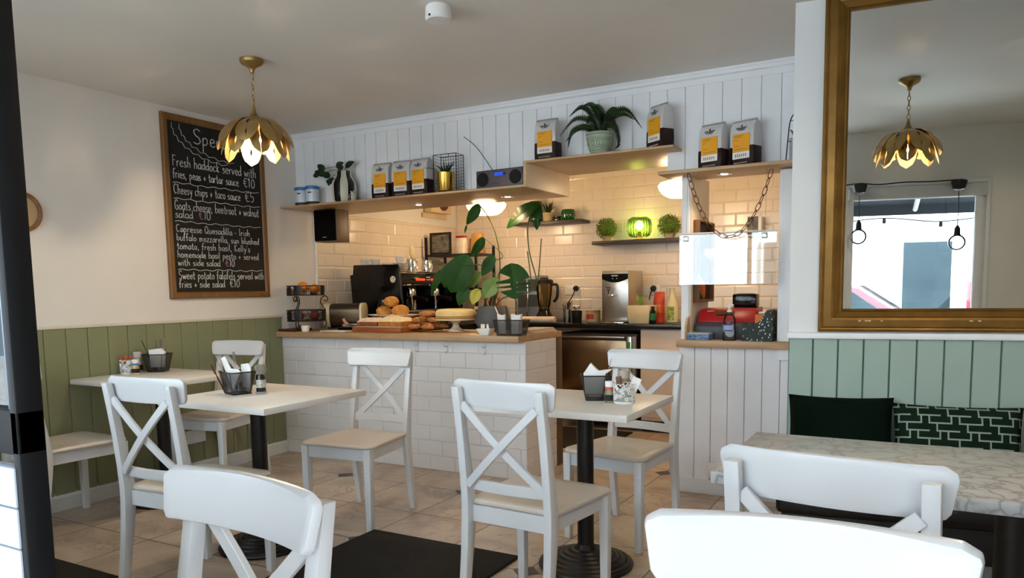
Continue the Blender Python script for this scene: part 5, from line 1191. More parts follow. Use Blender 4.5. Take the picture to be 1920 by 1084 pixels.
for i in range(2):
    for j in range(3): hk.lathe([(0.001, 0), (0.011, 0), (0.011, 0.002), (0.001, 0.002)], 12, M=Matrix.Translation((-0.022+i*0.044, -0.0402, 0.035+j*0.04)) @ Matrix.Rotation(PI/2, 4, 'X'))
obj('hole', hk, mat('dark_hole', '#3A2C18', 0.8), eb)
# toaster
to = thing('toaster', 'cream and steel toaster behind the cakes at the left of the counter', 'toaster', (0.245, 0.44, HW+0.0005), R(22))
obj('end_cap', MB().prism(rrect(0.165, 0.19, 0.05, 5, 0, 0.105), -0.155, -0.105, 'yz'), mat('toaster_cream', '#E8DCB8', 0.25), to, bevel=0.006)
obj('end_cap', MB().prism(rrect(0.165, 0.19, 0.05, 5, 0, 0.105), 0.135, 0.155, 'yz'), mat('toaster_cream'), to, bevel=0.006)
obj('shell', MB().prism(rrect(0.155, 0.18, 0.05, 5, 0, 0.103), -0.104, 0.134, 'yz'), mat('dark_toaster_steel', '#5A4A38', 0.3, metal=0.8), to)
for s in (-1, 1): obj('slot', MB().box(-0.095, 0.125, s*0.035-0.012, s*0.035+0.012, 0.190, 0.1955), BLACK, to)
obj('lever', MB().box(-0.172, -0.156, -0.015, 0.015, 0.12, 0.135), BLACK, to, bevel=0.003)
for s in (-0.04, 0.0, 0.04): obj('rib', MB().box(-0.1585, -0.1552, s-0.006, s+0.006, 0.03, 0.17), STEEL, to)
obj('foot', MB().box(-0.13, 0.13, -0.06, 0.06, 0.0, 0.010), BLACK, to)

# ------------------------------------------------------------------ food and things on the counter
ZC = HW+0.0003
wt = thing('wooden_tray', 'low dark red wooden tray under the fruit stand at the left end of the counter', 'tray', (0.085, 0.055, ZC)); obj('tray', MB().box(-0.078, 0.078, -0.095, 0.095, 0, 0.018), wood('dark_red_wood', '#3A150C', '#571F10', 'x', 0.35), wt, bevel=0.003)
fs_ = thing('fruit_stand', 'two tier black wrought metal fruit stand with an orange on top', 'fruit stand', (0.178, 0.085, ZC+0.0185), R(10))
def basket_tier(z, r, h):
    m = MB(); n = 64
    m.lathe([(r, z), (r+0.002, z), (r+0.004, z+0.008), (r, z+0.008)], n, cap0=False, cap1=False); m.lathe([(r, z+h-0.008), (r+0.004, z+h-0.008), (r+0.004, z+h), (r, z+h)], n, cap0=False, cap1=False)
    m.lathe([(0.001, z), (r, z), (r, z+0.003), (0.001, z+0.003)], n)
    rr = random.Random(int(z*1000))
    for k in range(n):
        a = 2*PI*k/n
        if k % 16 < 4: m.lathe([(r+0.001, z+0.006), (r+0.003, z+0.006), (r+0.003, z+h-0.006), (r+0.001, z+h-0.006)], 6, cap0=False, cap1=False, M=Matrix.Identity(4)) if False else m.box(-0.0085, 0.0085, -0.0012, 0.0012, z+0.005, z+h-0.005, Matrix.Translation((r*math.cos(a), r*math.sin(a), 0)) @ Matrix.Rotation(a+PI/2, 4, 'Z'))
        else:
            for j in range(2):
                zz = z+0.014+(h-0.028)*rr.random(); c_ = Matrix.Translation((r*math.cos(a), r*math.sin(a), zz)) @ Matrix.Rotation(a+PI/2, 4, 'Z')
                pts = [c_ @ Vector((0.0075*math.cos(w), 0, 0.0085*math.sin(w))) for w in [2*PI*i/8 for i in range(8)]]
                m.tube(pts, 0.0016, 4, closed=True)
    return m
WI = mat('wrought_iron', '#0E0A09', 0.45, var=0.2)
obj('lower_basket', basket_tier(0.055, 0.140, 0.085), WI, fs_); obj('upper_basket', basket_tier(0.245, 0.135, 0.075), WI, fs_)
for k in range(3):
    a = 2*PI*k/3+0.55; cs, sn = math.cos(a), math.sin(a); W = lambda r, z: (r*cs, r*sn, z)
    sc = [W(0.138, 0.14), W(0.120, 0.165), W(0.105, 0.195), W(0.115, 0.228), W(0.140, 0.240), W(0.158, 0.222), W(0.150, 0.203), W(0.135, 0.205), W(0.134, 0.216)]
    obj('scroll', MB().tube(smoothpath(sc), 0.004, 6), WI, fs_)
    obj('foot', MB().tube(smoothpath([W(0.138, 0.058), W(0.142, 0.03), W(0.128, 0.004), W(0.110, 0.008), W(0.112, 0.024)]), 0.004, 6), WI, fs_)
def fruit(nm, label, p, r, col, cat):
    o = obj(nm, MB().sphere((0, 0, 0), r, 18, 12), mat(nm+'_peel', col, 0.5, var=0.1, scale=40, bump=0.2, bscale=120), loc=p, smooth=60); tag(o, label, cat)
fruit('orange', 'orange resting in the upper fruit basket', (0.165, 0.07, ZC+0.0185+0.2485+0.060), 0.040, '#F08A1C', 'orange'); fruit('orange', 'second orange in the upper fruit basket, to the right', (0.235, 0.12, ZC+0.0185+0.2485+0.045), 0.036, '#EE9A2A', 'orange')
fruit('apple', 'dark red apple in the lower fruit basket', (0.16, 0.03, ZC+0.0185+0.059+0.036), 0.035, '#7A2418', 'apple'); fruit('apple', 'yellowish apple in the lower fruit basket', (0.245, 0.10, ZC+0.0185+0.059+0.036), 0.035, '#B58A3A', 'apple')
wb = thing('small_bowl', 'small white bowl tucked beneath the fruit stand', 'bowl', (0.245, 0.02, ZC)); obj('bowl', MB().lathe([(0.022, 0), (0.026, 0.002), (0.034, 0.045), (0.031, 0.045), (0.022, 0.01)], 24), WHITEC, wb)
wb.location = (0.262, -0.018, ZC)
def plate(label, x, y, z, r, m=WHITEC, nm='plate', grp=None, sx=1.0):
    t = obj(nm, MB().lathe([(r*0.55, 0), (r*0.6, 0.001), (r*0.96, 0.014), (r, 0.0165), (r*0.97, 0.0172), (r*0.6, 0.005), (0.001, 0.005)], 40, sx=sx), m, loc=(x, y, z)); return tag(t, label, 'plate', grp)
for k in range(4): plate(('lowest' if k == 0 else 'second' if k == 1 else 'third' if k == 2 else 'topmost')+' white side plate in the stack right of the toaster', 0.420, 0.315, ZC+k*0.0075, 0.080, grp='stacked side plates')
dd = obj('black_dish', MB().frustum([(-0.10, -0.05, 0), (0.10, -0.05, 0), (0.10, 0.05, 0), (-0.10, 0.05, 0)], [(-0.125, -0.065, 0.03), (0.125, -0.065, 0.03), (0.125, 0.065, 0.03), (-0.125, 0.065, 0.03)]), BLACKG, bevel=0.004, loc=(0.535, 0.20, ZC)); tag(dd, 'shallow black dish left of the wooden cake board', 'dish')
wtr = obj('white_tray', MB().box(-0.14, 0.10, -0.05, 0.05, 0, 0.008), WHITEC, bevel=0.003, loc=(0.50, 0.075, ZC)); tag(wtr, 'flat white tray on the counter before the black dish', 'tray')
ck_ = thing('cake_tongs', 'pink handled cake tongs lying on the black dish', 'tongs', (0.50, 0.20, ZC+0.031)); obj('handle', MB().tube(smoothpath([(-0.02, 0, 0.012), (-0.05, 0.0, 0.03), (-0.065, 0, 0.055)]), 0.011, 8), mat('pink_handle', '#C98A74', 0.5), ck_); obj('blade', MB().tube([(-0.02, 0, 0.012), (0.10, 0.0, 0.006)], 0.005, 6), STEEL, ck_)
gj = thing('glass_jar', 'clear glass jar behind the scones', 'jar', (0.565, 0.530, ZC)); obj('jar', MB().lathe([(0.052, 0.0), (0.057, 0.006), (0.058, 0.175), (0.048, 0.20), (0.048, 0.222), (0.045, 0.222), (0.045, 0.20), (0.055, 0.17), (0.054, 0.01), (0.001, 0.008)], 28, cap1=False), thin_glass('jar_glass', (0.90, 0.93, 0.93), 1.5), gj)
cbw = thing('cake_board', 'thick wooden serving board with two sheets of cake', 'board', (0.885, 0.155, ZC)); obj('board', MB().box(-0.215, 0.215, -0.130, 0.130, 0, 0.038), wood('board_wood', '#8A4A22', '#A8602E', 'x', 0.4), cbw, bevel=0.004)
obj('paper', MB().box(-0.205, 0.210, -0.118, 0.118, 0.0385, 0.0405), PAPER, cbw)
def slab(label, x, y, z, w, d, h, body, top, seed, rz=0):
    t = thing('cake_slab', label, 'cake', (x, y, z), rz); rr = random.Random(seed)
    obj('sponge', MB().box(-w, w, -d, d, 0, h*0.62), mat('sponge_'+body[1:], body, 0.85, var=0.25, scale=60, bump=0.5, bscale=90), t, bevel=0.006)
    K = 14; g = []
    for j in range(9):
        row = []
        for i in range(K+1):
            u, v = -1+2*i/K, -1+2*j/8; e = (1-u**6)*(1-v**6)
            row.append((u*w*1.01, v*d*1.01, h*0.62+0.001+e*h*0.42*(0.65+0.35*math.cos(u*1.2))+(rr.random()*0.008 if e > 0.1 else 0)))
        g.append(row)
    obj('icing', MB().sheet(g, 0.004), mat('icing_'+top[1:], top, 0.6, var=0.12, scale=30), t, smooth=60)
slab('brown cake slab with pinkish cream topping at the left of the board', 0.775, 0.13, ZC+0.041, 0.085, 0.075, 0.052, '#8E4E22', '#E9CFB8', 1, 0.08)
slab('larger golden cake loaf with pale icing on the wooden board', 0.985, 0.145, ZC+0.041, 0.105, 0.09, 0.056, '#B8742A', '#F2DDAF', 2, -0.06)
slab('pale yellow cake behind the two slabs on the board', 0.875, 0.245, ZC+0.041, 0.09, 0.035, 0.060, '#D39A48', '#F0D69A', 5, 0.0)
fp_ = thing('footed_plate', 'oblong white plate on a low foot holding three scones', 'plate', (0.735, 0.415, ZC)); obj('foot', MB().lathe([(0.07, 0), (0.065, 0.006), (0.03, 0.03), (0.028, 0.070), (0.05, 0.0825)], 28), WHITEC, fp_); obj('plate', MB().lathe([(0.09, 0.083), (0.13, 0.090), (0.185, 0.108), (0.188, 0.113), (0.18, 0.111), (0.12, 0.094), (0.001, 0.092)], 40, sx=1.2, sy=0.62), WHITEC, fp_)
def scone(label, x, y, z, r, seed, flat=0.72):
    rr = random.Random(seed); mb = MB(); n, m = 22, 14; vs = []
    for i in range(m+1):
        ph = PI*i/m
        for k in range(n):
            a = 2*PI*k/n; q = r*(1+0.07*math.sin(3*a+seed)+0.05*math.sin(7*a+2*ph*3)+rr.uniform(-0.02, 0.02)); vs.append((q*math.sin(ph)*math.cos(a), q*math.sin(ph)*math.sin(a), r*flat*(1-math.cos(ph))*1.0))
    mb.add(vs, [(i*n+k, i*n+(k+1) % n, (i+1)*n+(k+1) % n, (i+1)*n+k) for i in range(m) for k in range(n)])
    o = obj('scone', mb, mat('scone_crust', '#C98A3E', 0.8, var=0.35, scale=26, bump=0.5, bscale=60), smooth=70, loc=(x, y, z)); tag(o, label, 'scone', 'scones on the footed plate')
scone('left scone on the footed plate', 0.655, 0.405, ZC+0.0935, 0.058, 1); scone('right scone on the footed plate', 0.815, 0.405, ZC+0.0935, 0.064, 2); scone('scone balanced on top of the other two', 0.725, 0.415, ZC+0.168, 0.056, 3)
pt_ = thing('wire_cooling_tray', 'round wire tray heaped with twisted pastries', 'tray', (1.182, 0.235, ZC)); wm = MB()
for q in (0.100, 0.07, 0.035): wm.tube([(q*math.cos(2*PI*k/40), q*math.sin(2*PI*k/40), 0.014) for k in range(40)], 0.0025, 6, closed=True)
for k in range(8): a = 2*PI*k/8; wm.tube([(0, 0, 0.014), (0.100*math.cos(a), 0.100*math.sin(a), 0.014), (0.104*math.cos(a), 0.104*math.sin(a), 0.0)], 0.0022, 6)
obj('wire', wm, mat('brass_wire', '#8A6A3A', 0.4, metal=0.8), pt_)
def pastry(label, p, rz, rx, s, seed):
    mb = MB(); pts = []
    for k in range(46):
        u = k/45; a = u*2*PI*1.9; r = 0.050*(1-u*0.62); pts.append((r*math.cos(a)*1.3, r*math.sin(a)*0.8, 0.018+0.014*u))
    mb.tube(pts, 0.017, 10, rs=[0.020*math.sin(PI*min(1, 0.12+0.8*k/45))**0.6 for k in range(46)])
    o = obj('pastry', mb, mat('glazed_pastry', '#B4733A', 0.35, var=0.4, scale=30, stretch=(1, 3, 1)), smooth=70, loc=p, rot=(rx, 0, rz)); o.scale = (s, s, s); tag(o, label, 'pastry', 'twisted pastries')
zb = ZC+0.018
pastry('twisted pastry at the front left of the heap', (1.107, 0.170, zb), 0.2, 0, 0.86, 1); pastry('twisted pastry at the front right of the heap', (1.234, 0.165, zb), -0.5, 0, 0.86, 2); pastry('twisted pastry at the back left of the heap', (1.110, 0.295, zb), 1.2, 0.0, 0.86, 3); pastry('twisted pastry at the back right of the heap', (1.237, 0.295, zb), 0.6, 0.0, 0.86, 4)
pastry('twisted pastry leaning on the left of the heap', (1.114, 0.230, zb+0.043), 0.9, 0.12, 0.88, 5); pastry('twisted pastry leaning on the right of the heap', (1.228, 0.230, zb+0.043), -0.7, -0.12, 0.88, 6); pastry('twisted pastry on top of the heap', (1.182, 0.235, zb+0.086), 0.4, 0.1, 0.9, 7)
cs_ = thing('cake_stand', 'white pedestal cake stand with a pale cheesecake', 'cake stand', (1.362, 0.315, ZC)); obj('stand', MB().lathe([(0.058, 0), (0.055, 0.006), (0.026, 0.03), (0.020, 0.055), (0.040, 0.072), (0.150, 0.080), (0.153, 0.090), (0.146, 0.087), (0.001, 0.085)], 44), mat('cream_ceramic', '#E3D5B8', 0.2), cs_)
ch_ = thing('cheesecake', 'pale round cheesecake on the white cake stand', 'cake', (1.362, 0.315, ZC+0.0905)); obj('base', MB().lathe([(0.139, 0), (0.142, 0.004), (0.142, 0.016), (0.139, 0.018)], 44), mat('biscuit_base', '#B98A4C', 0.9, bump=0.5), ch_)
mb = MB(); prof = [(0.140, 0.0185), (0.141, 0.030), (0.137, 0.052), (0.120, 0.062), (0.06, 0.066), (0.001, 0.067)]; n = 44; rr = random.Random(9); vv = [((r+rr.uniform(-.002, .002))*math.cos(2*PI*k/n), r*math.sin(2*PI*k/n), z+rr.uniform(-.003, .003)*(i > 1)) for i, (r, z) in enumerate(prof) for k in range(n)]
mb.add(vv, [(i*n+k, i*n+(k+1) % n, (i+1)*n+(k+1) % n, (i+1)*n+k) for i in range(len(prof)-1) for k in range(n)]+[tuple(range(5*n, 6*n))]); obj('filling', mb, mat('cheesecake_cream', '#EBD08C', 0.6, var=0.12, scale=14), ch_, smooth=60)
# monstera
mp = thing('plant_pot', 'dark grey round pot holding the monstera on the counter', 'pot', (1.612, 0.405, ZC)); obj('pot', MB().lathe([(0.082, 0), (0.090, 0.004), (0.118, 0.05), (0.122, 0.095), (0.104, 0.165), (0.098, 0.172), (0.094, 0.165), (0.098, 0.15)], 44, cap1=False), mat('charcoal_pot', '#55585A', 0.55, var=0.08), mp); obj('soil', MB().lathe([(0.001, 0.150), (0.098, 0.150), (0.098, 0.152), (0.001, 0.156)], 24), mat('soil'), mp)
ms = thing('monstera', 'tall monstera with split leaves and bare stems in the dark grey pot', 'plant', (1.612, 0.405, ZC+0.155))
MO = Vector((1.612, 0.405, ZC+0.155))
def rel(x, z, dy=0.0): return (x-MO.x, dy, z-MO.z)
MG = mat('monstera_green', '#234A1A', 0.5, var=0.3, scale=9, spec=0.2); MY = mat('yellow_leaf', '#B8B23A', 0.45, var=0.15); ML_ = mat('light_leaf', '#6E8A34', 0.4, var=0.2); SP = ((0.22, 1), (0.40, 1), (0.36, -1), (0.58, 1), (0.56, -1), (0.74, -1))
fv = Vector((0.45, -1, 0.15))
def mleaf(b, t, w, m=MG, up=fv, heart=0.35, sp=(), curl=0.25): obj('leaf', leaf_mesh(b, t, w, up, curl, heart=heart, splits=sp), m, ms, smooth=60)
mleaf(rel(1.400, 1.385, -0.03), rel(1.295, 1.190, -0.06), 0.215, sp=()); mleaf(rel(1.285, 1.365, -0.02), rel(1.235, 1.225, -0.04), 0.12)
mleaf(rel(1.800, 1.305, -0.05), rel(1.835, 1.145, -0.08), 0.235, sp=SP); mleaf(rel(1.930, 1.745, 0.0), rel(1.745, 1.63, -0.05), 0.155, sp=((0.5, 1), (0.65, 1)), up=Vector((0.2, -0.7, 0.75))); mleaf(rel(1.955, 1.755, 0.02), rel(1.972, 1.60, -0.02), 0.075, sp=((0.55, 1), (0.6, -1)))
mleaf(rel(1.515, 1.79, 0.0), rel(1.425, 1.655, -0.02), 0.075, up=Vector((0.9, -0.8, 0.2)), heart=0.1); mleaf(rel(1.425, 1.655, -0.02), rel(1.405, 1.60, -0.02), 0.016, heart=0.0)
mleaf(rel(1.560, 1.560, -0.02), rel(1.475, 1.43, -0.05), 0.07, up=Vector((1, -0.7, 0.1)), heart=0.1); mleaf(rel(1.640, 1.43, -0.03), rel(1.560, 1.300, -0.06), 0.085, heart=0.15)
mleaf(rel(1.528, 1.205, -0.06), rel(1.500, 1.108, -0.09), 0.078, MY, heart=0.15); mleaf(rel(1.665, 1.262, -0.06), rel(1.600, 1.150, -0.10), 0.115, ML_, heart=0.25); mleaf(rel(1.205, 1.350, -0.03), rel(1.120, 1.165, -0.05), 0.055, heart=0.1)
mleaf(rel(1.46, 1.31, 0.05), rel(1.36, 1.23, 0.02), 0.10, ML_); mleaf(rel(1.395, 1.205, -0.01), rel(1.345, 1.10, -0.03), 0.09, MG)
stems = [([(0, 0, 0), rel(1.70, 1.15, 0.0), rel(1.82, 1.17, 0.01), rel(1.945, 1.23, 0.02), rel(1.90, 1.45, 0.01), rel(1.895, 1.62, 0.0), rel(1.935, 1.75, 0.0)], 0.0045), ([rel(1.945, 1.23, 0.02), rel(1.965, 1.33, 0.02), rel(1.985, 1.54, 0.02)], 0.004), ([rel(1.91, 1.20, 0.02), rel(1.90, 1.30, 0.02), rel(1.880, 1.46, 0.02)], 0.004),
         ([(0.0, 0, 0), rel(1.66, 1.22, 0), rel(1.675, 1.42, 0), rel(1.64, 1.60, 0), rel(1.57, 1.73, 0), rel(1.515, 1.79, 0)], 0.004), ([(-0.01, 0, 0), rel(1.64, 1.28, 0), rel(1.55, 1.37, -0.01), rel(1.40, 1.385, -0.03)], 0.004), ([(0.0, -0.01, 0), rel(1.66, 1.30, 0), rel(1.72, 1.345, -0.03), rel(1.80, 1.305, -0.05)], 0.0035), ([(-0.02, -0.01, 0), rel(1.58, 1.17, -0.03), rel(1.528, 1.205, -0.06)], 0.003), ([rel(1.58, 1.40, 0), rel(1.70, 1.43, 0), rel(1.60, 1.53, -0.01), rel(1.56, 1.56, -0.02)], 0.003), ([rel(1.40, 1.385, -0.03), rel(1.30, 1.39, -0.03), rel(1.205, 1.35, -0.03)], 0.003)]
for p, r in stems: obj('stem', MB().tube(smoothpath(p), r, 8), STEM, ms)
# sachets, wire basket, cloth
sc_ = thing('sachet_dish', 'small white square dish of paper sachets at the front edge of the counter', 'dish', (1.812, -0.022, ZC)); obj('dish', MB().frustum([(-0.030, -0.025, 0), (0.030, -0.025, 0), (0.030, 0.025, 0), (-0.030, 0.025, 0)], [(-0.050, -0.038, 0.043), (0.050, -0.038, 0.043), (0.050, 0.038, 0.043), (-0.050, 0.038, 0.043)]), WHITEC, sc_, bevel=0.002)
rr = random.Random(4)
for k in range(4):
    s = obj('paper_sachet', MB().box(-0.006, 0.006, -0.004, 0.004, 0, 0.028), PAPER, bevel=0.003, loc=(1.785+k*0.016, -0.022+rr.uniform(-.01, .01), ZC+0.0435), rot=(rr.uniform(-.3, .3), rr.uniform(-.5, .5), 0)); tag(s, 'white paper sachet sticking out of the small square dish', 'sachet', 'sachets in the dish')
MESHM = mat('black_wire_mesh', '#2E2E30', 0.6, alpha=0.62)
def mesh_basket(label, loc, rz, w0, d0, w1, d1, h):
    t = thing('mesh_basket', label, 'basket', loc, rz, 'black mesh baskets')
    def ring(w, d, z, r=0.012): return [(x, y, z) for x, y in rrect(2*w, 2*d, r, 4)]
    b, tp = ring(w0, d0, 0.002), ring(w1, d1, h); n = len(b); mb = MB()
    mb.add(b+tp, [(k, (k+1) % n, n+(k+1) % n, n+k) for k in range(n)]+[tuple(range(n))]); obj('mesh_wall', mb, MESHM, t, smooth=60)
    for lp in (tp, ring(w0, d0, 0.003)): obj('rim', MB().tube(lp, 0.003, 6, closed=True), BLACK, t)
    for k in range(0, n, 5): obj('corner_wire', MB().tube([b[k], tp[k]], 0.002, 5), BLACK, t)
    return t
mesh_basket('black mesh basket of napkins and cutlery at the end of the counter', (1.985, 0.0, ZC), 0, 0.085, 0.045, 0.105, 0.06, 0.098)
NAPK = {'fold': [(-0.045, 0.02), (0.030, 0.02), (0.040, 0.104), (0.070, 0.125), (0.012, 0.117), (-0.022, 0.150), (-0.052, 0.106)],
        'point': [(0.0, 0.010), (0.052, 0.100), (0.036, 0.112), (-0.020, 0.112), (-0.062, 0.168), (-0.088, 0.158), (-0.052, 0.095)],
        'square': [(-0.030, 0.006), (0.030, 0.006), (0.034, 0.128), (0.010, 0.120), (-0.032, 0.128)],
        'flat': [(-0.042, 0.02), (0.042, 0.02), (0.052, 0.112), (0.028, 0.137), (-0.05, 0.128)]}
def napkin(label, loc, rz, kind, th=0.006, tilt=0.0, grp='napkins'):
    o = obj('paper_napkin', MB().prism(NAPK[kind], -th/2, th/2, 'xz'), PAPER, loc=loc, rot=(tilt, 0, rz), bevel=0.0015); return tag(o, label, 'napkin', grp)
napkin('white paper napkin at the right of the counter basket', (2.025, -0.005, ZC+0.006), 0.1, 'square', th=0.03, grp='napkins in the counter basket'); napkin('grey-white napkin leaning at the left of the counter basket', (1.925, -0.005, ZC+0.006), -0.3, 'square', th=0.012, tilt=0.1, grp='napkins in the counter basket')
def cutlery(nm, label, loc, rz, tilt, l, m, grp):
    t = thing(nm, label, 'cutlery', loc, rz, grp); M_ = Matrix.Rotation(tilt, 4, 'Y')
    obj('handle', MB().tube([M_ @ Vector((0, 0, z)) for z in (0, l*0.5, l*0.62)], 0.006, 8, rs=[0.0055, 0.006, 0.003], flat=0.5), m, t)
    if nm == 'fork':
        f = MB(); f.tube([M_ @ Vector((0, 0, z)) for z in (l*0.62, l*0.74)], 0.004, 6, rs=[0.003, 0.009], flat=0.25)
        for k in range(4): f.tube([M_ @ Vector((0, -0.008+k*0.0053, z)) for z in (l*0.74, l)], 0.0016, 5)
        obj('tines', f, m, t)
    else: obj('blade', MB().tube([M_ @ Vector((0, 0, z)) for z in (l*0.62, l*0.7, l*0.95, l)], 0.007, 8, rs=[0.003, 0.0075, 0.007, 0.001], flat=0.2), m, t)
cutlery('knife', 'steel knife leaning out of the left of the counter basket', (1.945, 0.01, ZC+0.006), 0, -0.45, 0.20, STEEL, 'cutlery in the counter basket'); cutlery('knife', 'dark knife in the middle of the counter basket', (1.975, 0.01, ZC+0.006), 0, -0.2, 0.19, BLACKP, 'cutlery in the counter basket')
fc = thing('folded_cloth', 'folded pale tea towel at the right end of the counter', 'cloth', (1.965, 0.33, ZC)); 
for k in range(3): obj('fold', MB().box(-0.095+k*0.006, 0.095-k*0.012, -0.17, 0.17, k*0.009, k*0.009+0.0085), mat('pale_cloth'), fc, bevel=0.004)

# ------------------------------------------------------------------ till window
tc_ = obj('till_counter', MB().box(2.99, 3.610, 0.135, 0.60, 0.8635, 0.9030), OAK, bevel=0.003); tag(tc_, 'short brown wood counter of the till window', 'counter')
ZT = 0.9033
cr = thing('cash_register', 'red and dark grey cash register behind the hand sanitiser', 'cash register', (3.235, 0.345, ZT))
obj('lower_case', MB().prism([(-0.10, 0.0), (0.17, 0.0), (0.17, 0.095), (-0.06, 0.095), (-0.10, 0.075)], -0.165, 0.165, 'yz'), mat('till_grey', '#3D4049', 0.45), cr, bevel=0.005)
obj('upper_case', MB().prism([(-0.058, 0.096), (0.17, 0.096), (0.17, 0.175), (0.0, 0.168), (-0.045, 0.120)], -0.163, 0.163, 'yz'), mat('till_red', '#A01620', 0.35), cr, bevel=0.006)
obj('display', MB().box(-0.055, 0.045, -0.004, 0.004, -0.014, 0.014, Matrix.Translation((-0.005, -0.024, 0.148)) @ Matrix.Rotation(-0.75, 4, 'X')), mat('lcd_olive', '#4A3D20', 0.2), cr)
obj('badge', MB().box(-0.115, -0.075, -0.003, 0.003, -0.003, 0.003, Matrix.Translation((0, -0.021, 0.158)) @ Matrix.Rotation(-0.75, 4, 'X')), mat('silver_badge'), cr)
obj('sticker', MB().lathe([(0.001, 0), (0.027, 0), (0.027, 0.0012), (0.001, 0.0012)], 28, M=Matrix.Translation((0.035, -0.1005, 0.042)) @ Matrix.Rotation(PI/2, 4, 'X')), mat('grey_sticker', '#C9CDD0', 0.5, var=0.1, scale=60), cr)
tb = thing('tissue_box', 'blue and white patterned flat box at the left of the till counter', 'box', (3.105, 0.20, ZT), R(-3))
m_ = mat('blue_pattern', '#5C7A9C', 0.6, var=0.8, scale=55, stretch=(1, 1, 2)); obj('box', MB().box(-0.070, 0.070, -0.045, 0.045, 0, 0.033), m_, tb, bevel=0.002); obj('lid', MB().box(-0.071, 0.071, -0.046, 0.046, 0.0335, 0.040), mat('pale_grey_card', '#AEB6BC', 0.6), tb)
bs = thing('sanitiser_bottle', 'clear pump bottle of hand sanitiser on the till counter', 'bottle', (3.278, 0.195, ZT))
obj('body', MB().lathe([(0.034, 0), (0.037, 0.005), (0.036, 0.04), (0.033, 0.075), (0.035, 0.105), (0.030, 0.130), (0.014, 0.150), (0.013, 0.158)], 28), thin_glass('sanitiser_plastic', (0.93, 0.93, 0.94), 1.35, 0.1), bs)
lb_ = MB(); lb_.add([(0.0372*math.sin(a), -0.0372*math.cos(a), z) for z in (0.050, 0.092) for a in [(-0.9+k*0.18) for k in range(11)]], [(k, k+1, 12+k, 11+k) for k in range(10)]); obj('label', lb_, mat('pale_blue_label', '#9AA6C8', 0.5), bs, fix=False)
for zz in (0.053, 0.086): 
    l2 = MB(); l2.add([(0.0377*math.sin(a), -0.0377*math.cos(a), z) for z in (zz, zz+0.006) for a in [(-0.7+k*0.14) for k in range(11)]], [(k, k+1, 12+k, 11+k) for k in range(10)]); obj('label_band', l2, mat('navy_band', '#26327A', 0.5), bs, fix=False)
obj('pump', MB().lathe([(0.015, 0.1585), (0.015, 0.168), (0.006, 0.172), (0.005, 0.195), (0.010, 0.197), (0.010, 0.203), (0.001, 0.204)], 18), WHITEP, bs); obj('nozzle', MB().tube([(0, 0, 0.200), (0.022, -0.014, 0.199), (0.026, -0.017, 0.193)], 0.004, 8), WHITEP, bs)
mf = thing('magazine_file', 'dark green magazine file with white confetti pattern on the till counter', 'magazine file', (3.437, 0.21, ZT), R(-4))
def terrazzo():
    m = bpy.data.materials.new('green_confetti_card'); m.use_nodes = True; nt = m.node_tree; b = nt.nodes['Principled BSDF']; b.inputs['Roughness'].default_value = 0.6
    tc = nt.nodes.new('ShaderNodeTexCoord'); v = nt.nodes.new('ShaderNodeTexVoronoi'); v.inputs['Scale'].default_value = 62; mp = nt.nodes.new('ShaderNodeMapping'); mp.inputs['Scale'].default_value = (1.4, 1, 0.8); mp.inputs['Rotation'].default_value = (0, 0.5, 0)
    nt.links.new(tc.outputs['Object'], mp.inputs[0]); nt.links.new(mp.outputs[0], v.inputs['Vector'])
    r = nt.nodes.new('ShaderNodeValToRGB'); r.color_ramp.interpolation = 'CONSTANT'; e = r.color_ramp.elements; e[0].color = (*srgb('#C9D2CC'), 1); e[1].position = 0.26; e[1].color = (*srgb('#10241F'), 1)
    nt.links.new(v.outputs['Distance'], r.inputs[0]); nt.links.new(r.outputs[0], b.inputs['Base Color']); return m
TZ = terrazzo(); prof = [(-0.082, 0), (0.082, 0), (0.082, 0.165), (0.066, 0.172), (0.045, 0.160), (0.010, 0.105), (-0.020, 0.092), (-0.082, 0.094)]
for y0, nm in ((-0.048, 'front_side'), (0.044, 'rear_side')): obj(nm, MB().prism(prof, y0, y0+0.004, 'xz'), TZ, mf)
obj('spine', MB().box(0.0785, 0.0822, -0.0435, 0.0435, 0.0, 0.165), TZ, mf); obj('base', MB().box(-0.08, 0.078, -0.0435, 0.0435, 0.0, 0.004), TZ, mf); obj('toe', MB().box(-0.082, -0.0785, -0.0435, 0.0435, 0.0, 0.094), TZ, mf)
for i, (c_, h_, nm) in enumerate((('#E0792C', 0.145, 'orange'), ('#C23A26', 0.150, 'red'), ('#EDE8DF', 0.16, 'white'))):
    o = obj('leaflet', MB().box(-0.018+0.006*i, 0.05, -0.02+0.014*i, -0.014+0.014*i, 0.005, h_), mat('leaflet_'+nm, c_, 0.6), loc=(3.437, 0.21, ZT), rot=(0, 0, R(-4))); tag(o, nm+' leaflet standing in the green magazine file', 'leaflet')
pr_ = thing('receipt_printer', 'black receipt printer behind the cash register', 'printer', (3.30, 0.475, ZT+0.176))
pr_.location = (3.285, 0.565, ZT)
obj('stand', MB().box(-0.09, 0.09, -0.0, 0.07, 0.0, 0.175), mat('dark_brown_case', '#2E1D14', 0.5), pr_, bevel=0.004); obj('case', MB().box(-0.070, 0.070, -0.03, 0.07, 0.176, 0.255), BLACKG, pr_, bevel=0.008); obj('paper_slot', MB().box(-0.05, 0.05, 0.0, 0.01, 0.2555, 0.258), mat('dark_brown_case'), pr_)
ch2 = thing('brown_box', 'brown cardboard box at the right behind the magazine file', 'box', (3.49, 0.44, ZT)); obj('box', MB().box(-0.045, 0.045, -0.08, 0.08, 0, 0.165), mat('cardboard', '#9C7446', 0.8, var=0.1), ch2, bevel=0.002); obj('flap', MB().box(-0.045, 0.045, -0.082, -0.0805, 0.10, 0.165), mat('cardboard'), ch2)
